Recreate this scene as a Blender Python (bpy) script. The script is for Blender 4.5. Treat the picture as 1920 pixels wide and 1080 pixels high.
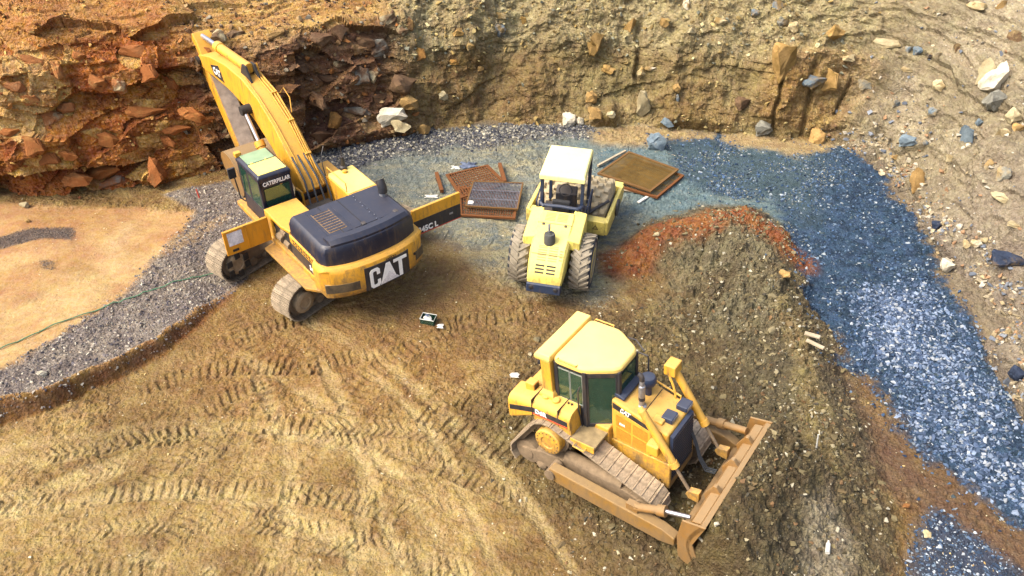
import bpy, bmesh, math, random
import numpy as np
from mathutils import Vector, Matrix
random.seed(7)
RNG = np.random.default_rng(11)
rad = math.radians
for o in list(bpy.data.objects): bpy.data.objects.remove(o)
SC = bpy.context.scene
COL = SC.collection

# ------------------------------------------------------------------ camera
CF, CTH, CH = 1520.0, rad(39.0), 14.2          # focal length in pixels (1920 wide), pitch, height
cam = bpy.data.cameras.new('camera')
cam.sensor_width = 36.0; cam.lens = 36.0 * CF / 1920.0
cam.clip_start = 0.1; cam.clip_end = 2000
camo = bpy.data.objects.new('camera', cam); COL.objects.link(camo)
camo.location = (0, 0, CH); camo.rotation_euler = (math.pi/2 - CTH, 0, 0)
SC.camera = camo

# ------------------------------------------------------------------ light: overcast afternoon, soft sun from upper left
SUN_EL, SUN_AZ = rad(52), rad(198)             # azimuth of the sun, from +X towards +Y
w = bpy.data.worlds.new('World'); SC.world = w; w.use_nodes = True
nt = w.node_tree; nt.nodes.clear()
sky = nt.nodes.new('ShaderNodeTexSky'); sky.sky_type = 'NISHITA'; sky.sun_disc = False
sky.sun_elevation = SUN_EL; sky.sun_rotation = math.pi/2 - SUN_AZ
sky.air_density = 1.0; sky.dust_density = 6.0; sky.ozone_density = 1.0
bg = nt.nodes.new('ShaderNodeBackground'); bg.inputs['Strength'].default_value = 0.15
wo = nt.nodes.new('ShaderNodeOutputWorld')
nt.links.new(sky.outputs[0], bg.inputs[0]); nt.links.new(bg.outputs[0], wo.inputs[0])
sun = bpy.data.lights.new('sun', 'SUN'); sun.energy = 1.3; sun.angle = rad(28); sun.color = (1.0, 0.92, 0.76)
suno = bpy.data.objects.new('sun', sun); COL.objects.link(suno)
sd = Vector((math.cos(SUN_EL)*math.cos(SUN_AZ), math.cos(SUN_EL)*math.sin(SUN_AZ), math.sin(SUN_EL)))
suno.rotation_euler = sd.to_track_quat('Z', 'Y').to_euler(); suno.location = (-20, 30, 40)
SC.view_settings.view_transform = 'Standard'; SC.view_settings.look = 'None'
SC.view_settings.exposure = 1.62; SC.view_settings.gamma = 1.0
SC.view_settings.use_curve_mapping = False
try:
    SC.render.engine = 'CYCLES'
except Exception: pass

# ------------------------------------------------------------------ pixel helpers (a pixel gives a direction; z says where it lands)
_c, _s = math.cos(CTH), math.sin(CTH)
def G(px, py, z=0.0):
    u, v = (px-960)/CF, (py-540)/CF
    dx, dy, dz = u, _c - v*_s, -(_s + v*_c)
    t = (z-CH)/dz
    return (t*dx, t*dy, z)
def project(X, Y, Z):
    Zc = Z - CH
    d = Y*_c - Zc*_s; up = Y*_s + Zc*_c
    return 960+CF*X/d, 540-CF*up/d, d

# ------------------------------------------------------------------ numpy noise
def _hash(ix, iy, iz, seed):
    with np.errstate(over='ignore'):
        h = (ix.astype(np.uint32)*np.uint32(374761393) + iy.astype(np.uint32)*np.uint32(668265263)
             + iz.astype(np.uint32)*np.uint32(2147483647) + np.uint32((seed*974711+12345) & 0xffffffff))
        h = (h ^ (h >> np.uint32(13))) * np.uint32(1274126177)
        h = h ^ (h >> np.uint32(16))
        h = h * np.uint32(2246822519); h = h ^ (h >> np.uint32(15))
    return h.astype(np.float32) * np.float32(1/4294967295.0)
def noise2(x, y, seed=0):
    x = np.asarray(x, np.float32); y = np.asarray(y, np.float32)
    x0 = np.floor(x); y0 = np.floor(y); fx = x-x0; fy = y-y0
    ix = x0.astype(np.int32); iy = y0.astype(np.int32); zz = np.zeros_like(ix)
    sx = fx*fx*(3-2*fx); sy = fy*fy*(3-2*fy)
    a = _hash(ix, iy, zz, seed); b = _hash(ix+1, iy, zz, seed); c = _hash(ix, iy+1, zz, seed); d = _hash(ix+1, iy+1, zz, seed)
    return (a*(1-sx)+b*sx)*(1-sy) + (c*(1-sx)+d*sx)*sy
def fbm2(x, y, sc=1.0, oct=4, seed=0, gain=.5):
    r = 0; a = 1; t = 0
    ca, sa = math.cos(.6), math.sin(.6)
    x = np.asarray(x, np.float32)*sc; y = np.asarray(y, np.float32)*sc
    for i in range(oct):
        r = r + a*noise2(x, y, seed+i*17); t += a; a *= gain
        x, y = (x*ca-y*sa)*2.03+3.1, (x*sa+y*ca)*2.03+7.7
    return r/t                                   # 0..1
def worley2(x, y, seed=0):
    """F1 distance, F2-F1 and two random values of the nearest cell"""
    x = np.asarray(x, np.float32); y = np.asarray(y, np.float32)
    ix = np.floor(x).astype(np.int32); iy = np.floor(y).astype(np.int32)
    f1 = np.full(x.shape, 9., np.float32); f2 = f1.copy(); r1 = np.zeros_like(f1); r2 = r1.copy(); ox = r1.copy(); oy = r1.copy()
    zz = np.zeros_like(ix)
    for dx in (-1, 0, 1):
        for dy in (-1, 0, 1):
            cx = ix+dx; cy = iy+dy
            px = cx+_hash(cx, cy, zz, seed); py = cy+_hash(cx, cy, zz, seed+1)
            d = np.hypot(px-x, py-y)
            m = d < f1
            f2 = np.where(m, f1, np.minimum(f2, d)); f1 = np.where(m, d, f1)
            r1 = np.where(m, _hash(cx, cy, zz, seed+2), r1); r2 = np.where(m, _hash(cx, cy, zz, seed+3), r2)
            ox = np.where(m, x-px, ox); oy = np.where(m, y-py, oy)
    return f1, f2-f1, r1, r2, ox, oy
def sstep(a, b, x):
    t = np.clip((x-a)/(b-a), 0, 1); return t*t*(3-2*t)
def seg_dist(x, y, pts):
    """distance to a polyline, arc length at the nearest point, side (+ left), index-parameter"""
    best = np.full(x.shape, 1e9, np.float32); sl = np.zeros_like(best); sg = np.zeros_like(best); par = np.zeros_like(best)
    L = 0
    for i in range(len(pts)-1):
        ax, ay = pts[i][:2]; bx, by = pts[i+1][:2]
        vx, vy = bx-ax, by-ay; l2 = vx*vx+vy*vy; l = math.sqrt(l2)
        t = np.clip(((x-ax)*vx+(y-ay)*vy)/l2, 0, 1)
        qx = x-ax-t*vx; qy = y-ay-t*vy
        d = np.hypot(qx, qy); m = d < best
        best = np.where(m, d, best); sl = np.where(m, L+t*l, sl)
        sg = np.where(m, np.sign(vx*qy-vy*qx), sg); par = np.where(m, i+t, par)
        L += l
    return best, sl, sg, par
def in_poly(x, y, pts):
    c = np.zeros(x.shape, bool); n = len(pts)
    for i in range(n):
        x1, y1 = pts[i][:2]; x2, y2 = pts[(i+1) % n][:2]
        if y1 == y2: continue
        m = ((y1 > y) != (y2 > y)) & (x < (x2-x1)*(y-y1)/(y2-y1)+x1)
        c ^= m
    return c
def poly_mask(x, y, pts, soft):
    d = seg_dist(x, y, list(pts)+[pts[0]])[0]
    sd_ = np.where(in_poly(x, y, pts), d, -d)
    return sstep(-soft, soft, sd_)

# ------------------------------------------------------------------ scene helpers
def link(o, parent=None):
    COL.objects.link(o)
    if parent is not None: o.parent = parent
    return o
def tag(o, label, cat, group=None):
    o['label'] = label; o['category'] = cat
    if group: o['group'] = group
    return o
def empty(name, loc=(0, 0, 0), rot=(0, 0, 0)):
    o = bpy.data.objects.new(name, None); o.empty_display_size = .3
    o.location = loc; o.rotation_euler = rot
    return link(o)
def np_mesh(name, V, F, mat=None, attrs=None, smooth=True):
    """V (n,3) float array, F (m,k) int array with constant k"""
    me = bpy.data.meshes.new(name); n = len(V); m, k = F.shape
    me.vertices.add(n); me.vertices.foreach_set('co', np.ascontiguousarray(V, np.float32).ravel())
    me.loops.add(m*k); me.loops.foreach_set('vertex_index', np.ascontiguousarray(F, np.int32).ravel())
    me.polygons.add(m); me.polygons.foreach_set('loop_start', np.arange(0, m*k, k, dtype=np.int32))
    me.polygons.foreach_set('loop_total', np.full(m, k, np.int32))
    me.polygons.foreach_set('use_smooth', np.full(m, smooth, bool))
    me.update(calc_edges=True)
    for an, arr in (attrs or {}).items():
        if arr.ndim == 2:
            a = me.attributes.new(an, 'FLOAT_COLOR', 'POINT')
            a.data.foreach_set('color', np.ascontiguousarray(np.c_[arr, np.ones(len(arr))], np.float32).ravel())
        else:
            a = me.attributes.new(an, 'FLOAT', 'POINT'); a.data.foreach_set('value', np.ascontiguousarray(arr, np.float32))
    if mat: me.materials.append(mat)
    return me

class MB:
    """collects shapes; build() links them as ONE mesh object"""
    def __init__(s): s.v = []; s.f = []
    def add(s, vs, fs, M=None):
        n = len(s.v)
        s.v += [tuple(M @ Vector(p)) if M else tuple(p) for p in vs]
        s.f += [tuple(i+n for i in f) for f in fs]
        return s
    def box(s, x0, x1, y0, y1, z0, z1, M=None):
        vs = [(x0,y0,z0),(x1,y0,z0),(x1,y1,z0),(x0,y1,z0),(x0,y0,z1),(x1,y0,z1),(x1,y1,z1),(x0,y1,z1)]
        return s.hexa(vs, M)
    def hexa(s, vs, M=None):
        return s.add(vs, [(0,3,2,1),(4,5,6,7),(0,1,5,4),(1,2,6,5),(2,3,7,6),(3,0,4,7)], M)
    def prism(s, poly, axis, a, b, M=None):
        """poly of 2D points extruded along axis: 'y' takes (x,z), 'x' takes (y,z), 'z' takes (x,y)"""
        n = len(poly)
        def mk(p, t):
            return (p[0], t, p[1]) if axis == 'y' else (t, p[0], p[1]) if axis == 'x' else (p[0], p[1], t)
        vs = [mk(p, a) for p in poly]+[mk(p, b) for p in poly]
        fs = [tuple(range(n))[::-1], tuple(range(n, 2*n))]+[(i, (i+1) % n, n+(i+1) % n, n+i) for i in range(n)]
        return s.add(vs, fs, M)
    def loft(s, rings, M=None, caps=True):
        n = len(rings[0]); vs = [p for r in rings for p in r]; fs = []
        for k in range(len(rings)-1):
            for i in range(n):
                j = (i+1) % n
                fs.append((k*n+i, k*n+j, (k+1)*n+j, (k+1)*n+i))
        if caps:
            fs.append(tuple(range(n))[::-1]); fs.append(tuple(range((len(rings)-1)*n, len(rings)*n)))
        return s.add(vs, fs, M)
    def cyl(s, p0, p1, r0, r1=None, n=16, M=None, caps=True):
        r1 = r0 if r1 is None else r1
        p0, p1 = Vector(p0), Vector(p1); d = (p1-p0).normalized()
        a = d.orthogonal().normalized(); b = d.cross(a)
        def ring(p, r): return [p+(a*math.cos(t)+b*math.sin(t))*r for t in (2*math.pi*i/n for i in range(n))]
        return s.loft([ring(p0, r0), ring(p1, r1)], M, caps)
    def lathe(s, p0, d, prof, n=24, M=None):
        """prof: list of (distance along d, radius)"""
        p0 = Vector(p0); d = Vector(d).normalized(); a = d.orthogonal().normalized(); b = d.cross(a)
        rings = [[p0+d*h+(a*math.cos(t)+b*math.sin(t))*max(r, 1e-4) for t in (2*math.pi*i/n for i in range(n))] for h, r in prof]
        return s.loft(rings, M)
    def tube(s, pts, r, n=8, M=None):
        pts = [Vector(p) for p in pts]; rings = []
        prev = None
        for i, p in enumerate(pts):
            d = (pts[min(i+1, len(pts)-1)]-pts[max(i-1, 0)]).normalized()
            a = d.orthogonal().normalized() if prev is None else (prev-d*prev.dot(d)).normalized()
            prev = a; b = d.cross(a)
            rings.append([p+(a*math.cos(t)+b*math.sin(t))*r for t in (2*math.pi*k/n for k in range(n))])
        return s.loft(rings, M)
    def mesh(s, name, mat, smooth=False, angle=35):
        me = bpy.data.meshes.new(name); me.from_pydata(s.v, [], s.f); me.validate()
        bm = bmesh.new(); bm.from_mesh(me); bmesh.ops.recalc_face_normals(bm, faces=bm.faces); bm.to_mesh(me); bm.free()
        if mat: me.materials.append(mat)
        if smooth:
            me.polygons.foreach_set('use_smooth', [True]*len(me.polygons)); me.set_sharp_from_angle(angle=rad(angle))
        return me
    def build(s, name, mat, parent=None, bevel=0.0, smooth=False, seg=2, M=None):
        o = bpy.data.objects.new(name, s.mesh(name, mat, smooth or bevel > 0)); link(o, parent)
        if M is not None: o.matrix_local = M
        if bevel > 0:
            m = o.modifiers.new('bevel', 'BEVEL'); m.width = bevel; m.segments = seg; m.limit_method = 'ANGLE'; m.angle_limit = rad(32)
            m.harden_normals = True
        return o
def arc_pts(pts, r, n=5):
    """round the corners of a 2D polygon"""
    out = []; N = len(pts)
    for i in range(N):
        p = Vector(pts[i]); a = Vector(pts[i-1])-p; b = Vector(pts[(i+1) % N])-p
        k = min(r, a.length*.45, b.length*.45); A = p+a.normalized()*k; B = p+b.normalized()*k
        for j in range(n+1):
            t = j/n; out.append(tuple(A*(1-t)**2+p*2*t*(1-t)+B*t*t))
    return out
def text_mesh(s, size, mat, extrude=.004, bold=0.0, width=1.0):
    cu = bpy.data.curves.new('lettering', 'FONT'); cu.body = s; cu.size = size; cu.extrude = extrude; cu.offset = bold
    cu.align_x = 'CENTER'; cu.align_y = 'CENTER'; cu.resolution_u = 3
    o = bpy.data.objects.new('lettering_source', cu); COL.objects.link(o)
    dg = bpy.context.evaluated_depsgraph_get()
    me = bpy.data.meshes.new_from_object(o.evaluated_get(dg)); bpy.data.objects.remove(o)
    for v in me.vertices: v.co.x *= width
    me.materials.clear(); me.materials.append(mat); return me
def frame_matrix(p, right, up):
    r = Vector(right).normalized(); u = Vector(up); u = (u-r*u.dot(r)).normalized(); n = r.cross(u)
    M = Matrix((r, u, n)).transposed().to_4x4(); M.translation = Vector(p); return M
def put_text(s, size, mat, parent, p, right, up, name='lettering', bold=0, width=1.0, extrude=.004):
    o = bpy.data.objects.new(name, text_mesh(s, size, mat, extrude, bold, width)); link(o, parent)
    o.matrix_local = frame_matrix(p, right, up); return o

# ------------------------------------------------------------------ materials
def new_mat(name):
    m = bpy.data.materials.new(name); m.use_nodes = True
    nt = m.node_tree; b = nt.nodes['Principled BSDF']; return m, nt, b
def N(nt, kind, **kw):
    n = nt.nodes.new(kind)
    for k, v in kw.items():
        if k in n.inputs: n.inputs[k].default_value = v
        else: setattr(n, k, v)
    return n
def mixc(nt, fac, a, b, blend='MIX'):
    m = nt.nodes.new('ShaderNodeMix'); m.data_type = 'RGBA'; m.blend_type = blend
    for s, v in ((m.inputs[0], fac), (m.inputs[6], a), (m.inputs[7], b)):
        if hasattr(v, 'is_output') or isinstance(v, bpy.types.NodeSocket): nt.links.new(v, s)
        else: s.default_value = (*v, 1) if isinstance(v, tuple) and len(v) == 3 else v
    return m.outputs[2]
def ramp(nt, src, a, b, lo=0., hi=1.):
    r = nt.nodes.new('ShaderNodeMapRange'); r.inputs[1].default_value = a; r.inputs[2].default_value = b
    r.inputs[3].default_value = lo; r.inputs[4].default_value = hi; r.clamp = True
    nt.links.new(src, r.inputs[0]); return r.outputs[0]
def nz(nt, co, scale, detail=4, rough=.55):
    n = N(nt, 'ShaderNodeTexNoise'); n.inputs['Scale'].default_value = scale; n.inputs['Detail'].default_value = detail
    n.inputs['Roughness'].default_value = rough; nt.links.new(co, n.inputs['Vector']); return n.outputs['Fac']
def mth(nt, op, a, b=None):
    m = nt.nodes.new('ShaderNodeMath'); m.operation = op
    for s, v in ((m.inputs[0], a), (m.inputs[1], b)):
        if v is None: continue
        if isinstance(v, (int, float)): s.default_value = v
        else: nt.links.new(v, s)
    return m.outputs[0]
def bump(nt, b, h, strength, dist):
    n = N(nt, 'ShaderNodeBump'); n.inputs['Strength'].default_value = strength; n.inputs['Distance'].default_value = dist
    nt.links.new(h, n.inputs['Height']); nt.links.new(n.outputs[0], b.inputs['Normal'])
def mat_paint(name, col, dust=(.30, .21, .10), amt=.5, rough=.45, metal=0., mud=0.0, mudz=(.2, 1.3), spec=.4, chips=0.0, grime=.5):
    """machine paint: dust settled on upward faces and in blotches, mud splashed low on the machine, scratches"""
    m, nt, b = new_mat(name)
    tc = N(nt, 'ShaderNodeTexCoord'); co = tc.outputs['Object']
    n1 = nz(nt, co, 1.7, 6, .65); n2 = nz(nt, co, 9, 5, .7); n3 = nz(nt, co, 60, 3, .6)
    geo = N(nt, 'ShaderNodeNewGeometry'); sep = N(nt, 'ShaderNodeSeparateXYZ'); nt.links.new(geo.outputs['Normal'], sep.inputs[0])
    up = ramp(nt, sep.outputs[2], .2, 1., 0., .45)
    f = mth(nt, 'ADD', mth(nt, 'MULTIPLY', n1, .75), mth(nt, 'MULTIPLY', n2, .4))
    f = mth(nt, 'ADD', f, up)
    f = ramp(nt, f, .48, 1.25, 0., amt)
    col1 = mixc(nt, ramp(nt, n1, .3, .7), tuple(c*.90 for c in col), tuple(min(1, c*1.06) for c in col))
    c = mixc(nt, f, col1, dust)
    if mud > 0:
        sp = N(nt, 'ShaderNodeSeparateXYZ'); nt.links.new(co, sp.inputs[0])
        h = mth(nt, 'ADD', ramp(nt, sp.outputs[2], mudz[0], mudz[1], .55, -.15), mth(nt, 'SUBTRACT', n2, .5))
        h = mth(nt, 'ADD', h, mth(nt, 'MULTIPLY', mth(nt, 'SUBTRACT', n1, .5), .8))
        c = mixc(nt, ramp(nt, h, .05, .45, 0., mud), c, (.17, .105, .045))
    if chips > 0:
        st = N(nt, 'ShaderNodeMapping'); st.inputs['Scale'].default_value = (7, 7, 2.2); nt.links.new(co, st.inputs[0])
        n4 = nz(nt, st.outputs[0], 3.0, 7, .72)
        c = mixc(nt, ramp(nt, n4, .62, .68, 0., chips), c, (.045, .03, .02))
    if grime > 0:
        sm = N(nt, 'ShaderNodeMapping'); sm.inputs['Scale'].default_value = (5, 5, .9); nt.links.new(co, sm.inputs[0])
        n6 = nz(nt, sm.outputs[0], 1.6, 6, .7); side = ramp(nt, sep.outputs[2], .75, .2, .25, 1.)
        c = mixc(nt, mth(nt, 'MULTIPLY', ramp(nt, n6, .50, .72, 0., grime), side), c, (.13, .085, .04))
        n7 = nz(nt, co, 26, 4, .75); c = mixc(nt, ramp(nt, n7, .60, .74, 0., grime*.8), c, (.10, .065, .03))
    nt.links.new(c, b.inputs['Base Color'])
    nt.links.new(ramp(nt, mth(nt, 'ADD', f, mth(nt, 'MULTIPLY', n3, .15)), 0, .7, rough, .9), b.inputs['Roughness'])
    b.inputs['Metallic'].default_value = metal; b.inputs['Specular IOR Level'].default_value = spec
    bump(nt, b, mth(nt, 'ADD', n3, n2), .12, .01)
    return m
def mat_plain(name, col, rough=.6, metal=0., var=.15, scale=12, bmp=.2, dist=.01, spec=.4, col2=None):
    m, nt, b = new_mat(name)
    tc = N(nt, 'ShaderNodeTexCoord'); co = tc.outputs['Object']
    n1 = nz(nt, co, scale, 6, .65); n2 = nz(nt, co, scale*.17, 3)
    a = tuple(c*(1-var) for c in col); z = col2 or tuple(min(1, c*(1+var)) for c in col)
    c = mixc(nt, ramp(nt, mth(nt, 'ADD', n1, mth(nt, 'MULTIPLY', n2, .6)), .5, 1.1), a, z)
    nt.links.new(c, b.inputs['Base Color']); b.inputs['Roughness'].default_value = rough; b.inputs['Metallic'].default_value = metal
    b.inputs['Specular IOR Level'].default_value = spec
    bump(nt, b, n1, bmp, dist); return m
def mat_glass(name, tint=(.30, .48, .38)):
    m = bpy.data.materials.new(name); m.use_nodes = True; nt = m.node_tree; nt.nodes.clear()
    tr = N(nt, 'ShaderNodeBsdfTransparent'); tr.inputs[0].default_value = (*tint, 1)
    gl = N(nt, 'ShaderNodeBsdfGlossy'); gl.inputs['Roughness'].default_value = .06; gl.inputs[0].default_value = (.75, .95, .85, 1)
    fr = N(nt, 'ShaderNodeFresnel'); fr.inputs[0].default_value = 1.55
    df = N(nt, 'ShaderNodeBsdfDiffuse'); df.inputs[0].default_value = (.035, .10, .07, 1)
    mx = N(nt, 'ShaderNodeMixShader'); out = N(nt, 'ShaderNodeOutputMaterial'); m2 = N(nt, 'ShaderNodeMixShader'); m2.inputs[0].default_value = .38
    nt.links.new(tr.outputs[0], m2.inputs[1]); nt.links.new(df.outputs[0], m2.inputs[2])
    nt.links.new(ramp(nt, fr.outputs[0], 0, 1, .06, 1.), mx.inputs[0]); nt.links.new(m2.outputs[0], mx.inputs[1]); nt.links.new(gl.outputs[0], mx.inputs[2])
    nt.links.new(mx.outputs[0], out.inputs[0]); return m
def mat_soil(name, bmp=.9):
    """earth: colour of each kind of soil from the 'soil' attribute, grain and crumbs from noise"""
    m, nt, b = new_mat(name)
    at = N(nt, 'ShaderNodeAttribute'); at.attribute_name = 'soil'
    geo = N(nt, 'ShaderNodeNewGeometry'); co = geo.outputs['Position']
    n1 = nz(nt, co, 2.6, 6, .72); n2 = nz(nt, co, 10, 6, .72); n3 = nz(nt, co, 45, 3, .6)
    ga = N(nt, 'ShaderNodeAttribute'); ga.attribute_name = 'grain'
    vo = N(nt, 'ShaderNodeTexVoronoi'); vo.inputs['Scale'].default_value = 17; nt.links.new(co, vo.inputs['Vector'])
    k = mth(nt, 'ADD', mth(nt, 'MULTIPLY', n1, .65), mth(nt, 'ADD', mth(nt, 'MULTIPLY', n2, .75), mth(nt, 'MULTIPLY', n3, .3)))
    n0 = nz(nt, co, .9, 5, .65)
    v = mth(nt, 'ADD', 1.0, mth(nt, 'MULTIPLY', mth(nt, 'MULTIPLY', ramp(nt, k, .60, 1.10, -.66, .66), ga.outputs['Fac']), ramp(nt, n0, .35, .65, .55, 1.15)))
    v2 = N(nt, 'ShaderNodeTexVoronoi'); v2.inputs['Scale'].default_value = 23; nt.links.new(co, v2.inputs['Vector'])
    sr = N(nt, 'ShaderNodeSeparateColor'); nt.links.new(v2.outputs['Color'], sr.inputs[0])
    fleck = mth(nt, 'MULTIPLY', ramp(nt, sr.outputs[0], .80, .84, 0., 1.), ramp(nt, v2.outputs['Distance'], .42, .30, 0., 1.))
    v = mth(nt, 'ADD', v, mth(nt, 'MULTIPLY', mth(nt, 'MULTIPLY', fleck, mth(nt, 'MULTIPLY', ga.outputs['Fac'], ramp(nt, n0, .42, .62, .05, .8))), ramp(nt, sr.outputs[1], 0, 1, -.45, .8)))
    cc = N(nt, 'ShaderNodeVectorMath'); cc.operation = 'SCALE'; nt.links.new(at.outputs['Color'], cc.inputs[0]); nt.links.new(v, cc.inputs['Scale'])
    hs = N(nt, 'ShaderNodeHueSaturation'); nt.links.new(cc.outputs[0], hs.inputs['Color'])
    nt.links.new(ramp(nt, n1, .35, .65, .485, .512), hs.inputs['Hue']); nt.links.new(ramp(nt, n2, .3, .7, 1.15, .85), hs.inputs['Saturation'])
    nt.links.new(hs.outputs[0], b.inputs['Base Color'])
    b.inputs['Roughness'].default_value = .92; b.inputs['Specular IOR Level'].default_value = .15
    h = mth(nt, 'ADD', mth(nt, 'MULTIPLY', n2, 1.0), mth(nt, 'ADD', mth(nt, 'MULTIPLY', n3, .2), mth(nt, 'ADD', mth(nt, 'MULTIPLY', vo.outputs['Distance'], -.5), mth(nt, 'MULTIPLY', fleck, .5))))
    h = mth(nt, 'MULTIPLY', h, ga.outputs['Fac'])
    bump(nt, b, h, bmp, .09); return m
def mat_stone(name, scale=6, bmp=.5, spec=.25):
    """stone: colour from the 'soil' attribute if the mesh carries it"""
    m, nt, b = new_mat(name)
    at = N(nt, 'ShaderNodeAttribute'); at.attribute_name = 'soil'
    geo = N(nt, 'ShaderNodeNewGeometry'); co = geo.outputs['Position']
    n1 = nz(nt, co, scale, 6, .65); n2 = nz(nt, co, scale*6, 4, .65)
    v = ramp(nt, mth(nt, 'ADD', mth(nt, 'MULTIPLY', n1, .6), mth(nt, 'MULTIPLY', n2, .4)), .3, .7, .68, 1.28)
    cc = N(nt, 'ShaderNodeVectorMath'); cc.operation = 'SCALE'; nt.links.new(at.outputs['Color'], cc.inputs[0]); nt.links.new(v, cc.inputs['Scale'])
    nt.links.new(cc.outputs[0], b.inputs['Base Color']); b.inputs['Roughness'].default_value = .8; b.inputs['Specular IOR Level'].default_value = spec
    bump(nt, b, mth(nt, 'ADD', n1, mth(nt, 'MULTIPLY', n2, .5)), bmp, .05); return m
def mat_rock(name, a, z, scale=2.5, bmp=.6, strata=False, dirt=None, cover=.5):
    m, nt, b = new_mat(name)
    tc = N(nt, 'ShaderNodeTexCoord'); geo = N(nt, 'ShaderNodeNewGeometry'); co = geo.outputs['Position']
    oi = N(nt, 'ShaderNodeObjectInfo')
    n1 = nz(nt, co, scale, 6, .65); n2 = nz(nt, co, scale*7, 5, .7)
    f = ramp(nt, mth(nt, 'ADD', mth(nt, 'MULTIPLY', n1, .7), mth(nt, 'MULTIPLY', n2, .3)), .33, .67)
    c = mixc(nt, f, a, z)
    if dirt:
        n5 = nz(nt, co, scale*.8, 5, .7); c = mixc(nt, ramp(nt, n5, cover-.06, cover+.10, 0, .9), c, dirt)
    v = ramp(nt, oi.outputs['Random'], 0, 1, .8, 1.2)
    cc = N(nt, 'ShaderNodeVectorMath'); cc.operation = 'SCALE'; nt.links.new(c, cc.inputs[0]); nt.links.new(v, cc.inputs['Scale'])
    nt.links.new(cc.outputs[0], b.inputs['Base Color']); b.inputs['Roughness'].default_value = .85; b.inputs['Specular IOR Level'].default_value = .2
    bump(nt, b, mth(nt, 'ADD', n1, mth(nt, 'MULTIPLY', n2, .6)), bmp, .08); return m
def srgb(r, g, b, k=1.0):
    f = lambda c: ((c/255)/12.92 if c/255 <= .04045 else ((c/255+.055)/1.055)**2.4)*k
    return (f(r), f(g), f(b))
# ================================================================== TERRAIN
ALB = .50                                        # photo brightness to base colour
def c8(r, g, b): return np.array(srgb(r, g, b, ALB), np.float32)
def gp(lst, z=0.0): return [G(p[0], p[1], p[2] if len(p) > 2 else z) for p in lst]

EXC_POS, EXC_HD = (-5.55, 19.2, 0.0), rad(128.0)
EXC_UC = rad(53.0)
DOZ_POS, DOZ_HD, DOZ_PITCH = (2.08, 11.6, 0.03), rad(-36.0), rad(6.0)
ROL_POS, ROL_HD = (1.13, 17.9, 0.0), rad(76.5)

toe_px = [(-700,470),(-300,415),(0,388),(120,382),(230,362),(330,340),(430,322),(560,300),(640,277),(760,258),(880,243),(1000,233),(1120,240),(1240,243),
          (1330,248),(1420,262),(1500,275),(1565,268),(1620,300),(1680,375),(1740,450),(1790,545),(1840,645),(1885,740),(1950,850),(2080,1040),(2250,1300)]
TOE = [G(p[0], p[1], 0.0)[:2] for p in toe_px]
# --- bench of gravel on the left, about half a metre above the yard
bench_edge = gp([(-500,1010),(-150,845),(0,775),(100,738),(200,692),(300,640),(365,582),(420,532),(450,505),(470,480)], .25)
# --- berm pushed up on the right: ridge points with heights
ridge = [(*G(1165,482,.2)[:2],.2), (*G(1235,436,.5)[:2],.5), (*G(1345,408,.78)[:2],.78), (*G(1400,446,.82)[:2],.82), (*G(1450,515,.70)[:2],.70),
         (*G(1485,604,.56)[:2],.56), (*G(1515,694,.55)[:2],.55), (*G(1535,788,.6)[:2],.6), (*G(1565,903,.56)[:2],.56), (*G(1570,1010,.6)[:2],.6), (*G(1560,1150,.55)[:2],.55), (*G(1560,1400,.5)[:2],.5)]
ridge2 = [(*G(1400,402,.85)[:2],.85), (*G(1450,430,.6)[:2],.6), (*G(1485,468,.3)[:2],.3)]
tracks = [  # px path, half width, depth, grouser pitch, kind (0 bars, 1 tyre chevrons, 2 smooth rut), light
    ([(760,760),(880,815),(1000,880)], .30,.05,.20,0,.0), ([(-60,965),(60,935),(130,905),(260,860)], .30,.03,.19,1,.4), ([(220,1020),(430,1058),(640,1085),(760,1110)], .34,.035,.19,1,.5),
    ([(560,1010),(760,1040),(900,1090)], .28,.025,.19,1,.3), ([(820,612),(900,600),(1000,588)], .28,.05,.2,0,.0), ([(1060,640),(1150,620),(1240,640)], .28,.045,.2,0,-.05),
    ([(880,480),(930,560),(960,640)], .28,.03,.2,1,.05), ([(900,300),(930,380),(960,450)], .3,.025,.2,1,.1), ([(1130,520),(1165,560),(1190,580)], .22,.02,.2,2,.45),
    ([(760,300),(860,320),(900,420)], .3,.02,.2,1,.1), ([(1280,300),(1340,330),(1400,360)], .3,.02,.2,1,.05)]
def pair(path, gauge, *a, fine=True):
    """two tracks either side of a smooth curve"""
    W = np.array([G(*p)[:2] for p in path]); t = np.arange(len(W)); tt = np.linspace(0, len(W)-1, 6*(len(W)-1)+1)
    w2 = np.c_[np.interp(tt, t, W[:,0]), np.interp(tt, t, W[:,1])]
    for _ in range(6): w2[1:-1] = (w2[:-2]+2*w2[1:-1]+w2[2:])/4
    d = np.gradient(w2, axis=0); d /= np.linalg.norm(d, axis=1)[:,None]; n = np.c_[-d[:,1], d[:,0]]
    for sgn in (-1, 1): tracks.append((('w', (w2+n*sgn*gauge/2).tolist()), *a))
pair([(-160,950),(100,885),(330,850),(560,880),(760,980),(900,1120)], 1.9, .22,.035,.20,2,.40)
pair([(-160,1060),(150,1000),(400,985),(640,1010),(860,1100)], 1.9, .26,.035,.20,0,.15)
pair([(330,1120),(470,930),(560,790),(660,670),(800,560)], 1.9, .27,.035,.20,0,.0)
pair([(580,1120),(620,940),(600,800),(520,660)], 1.5, .20,.03,.20,2,.35)
pair([(1010,1120),(880,940),(760,800),(640,700),(470,610)], 1.9, .20,.035,.20,2,.40)
pair([(-120,900),(160,800),(380,710),(560,640),(740,610)], 1.9, .27,.04,.20,0,.08)
pair([(1010,880),(820,795),(640,745),(420,735),(200,800)], 1.88, .28,.045,.20,0,.0)
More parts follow.
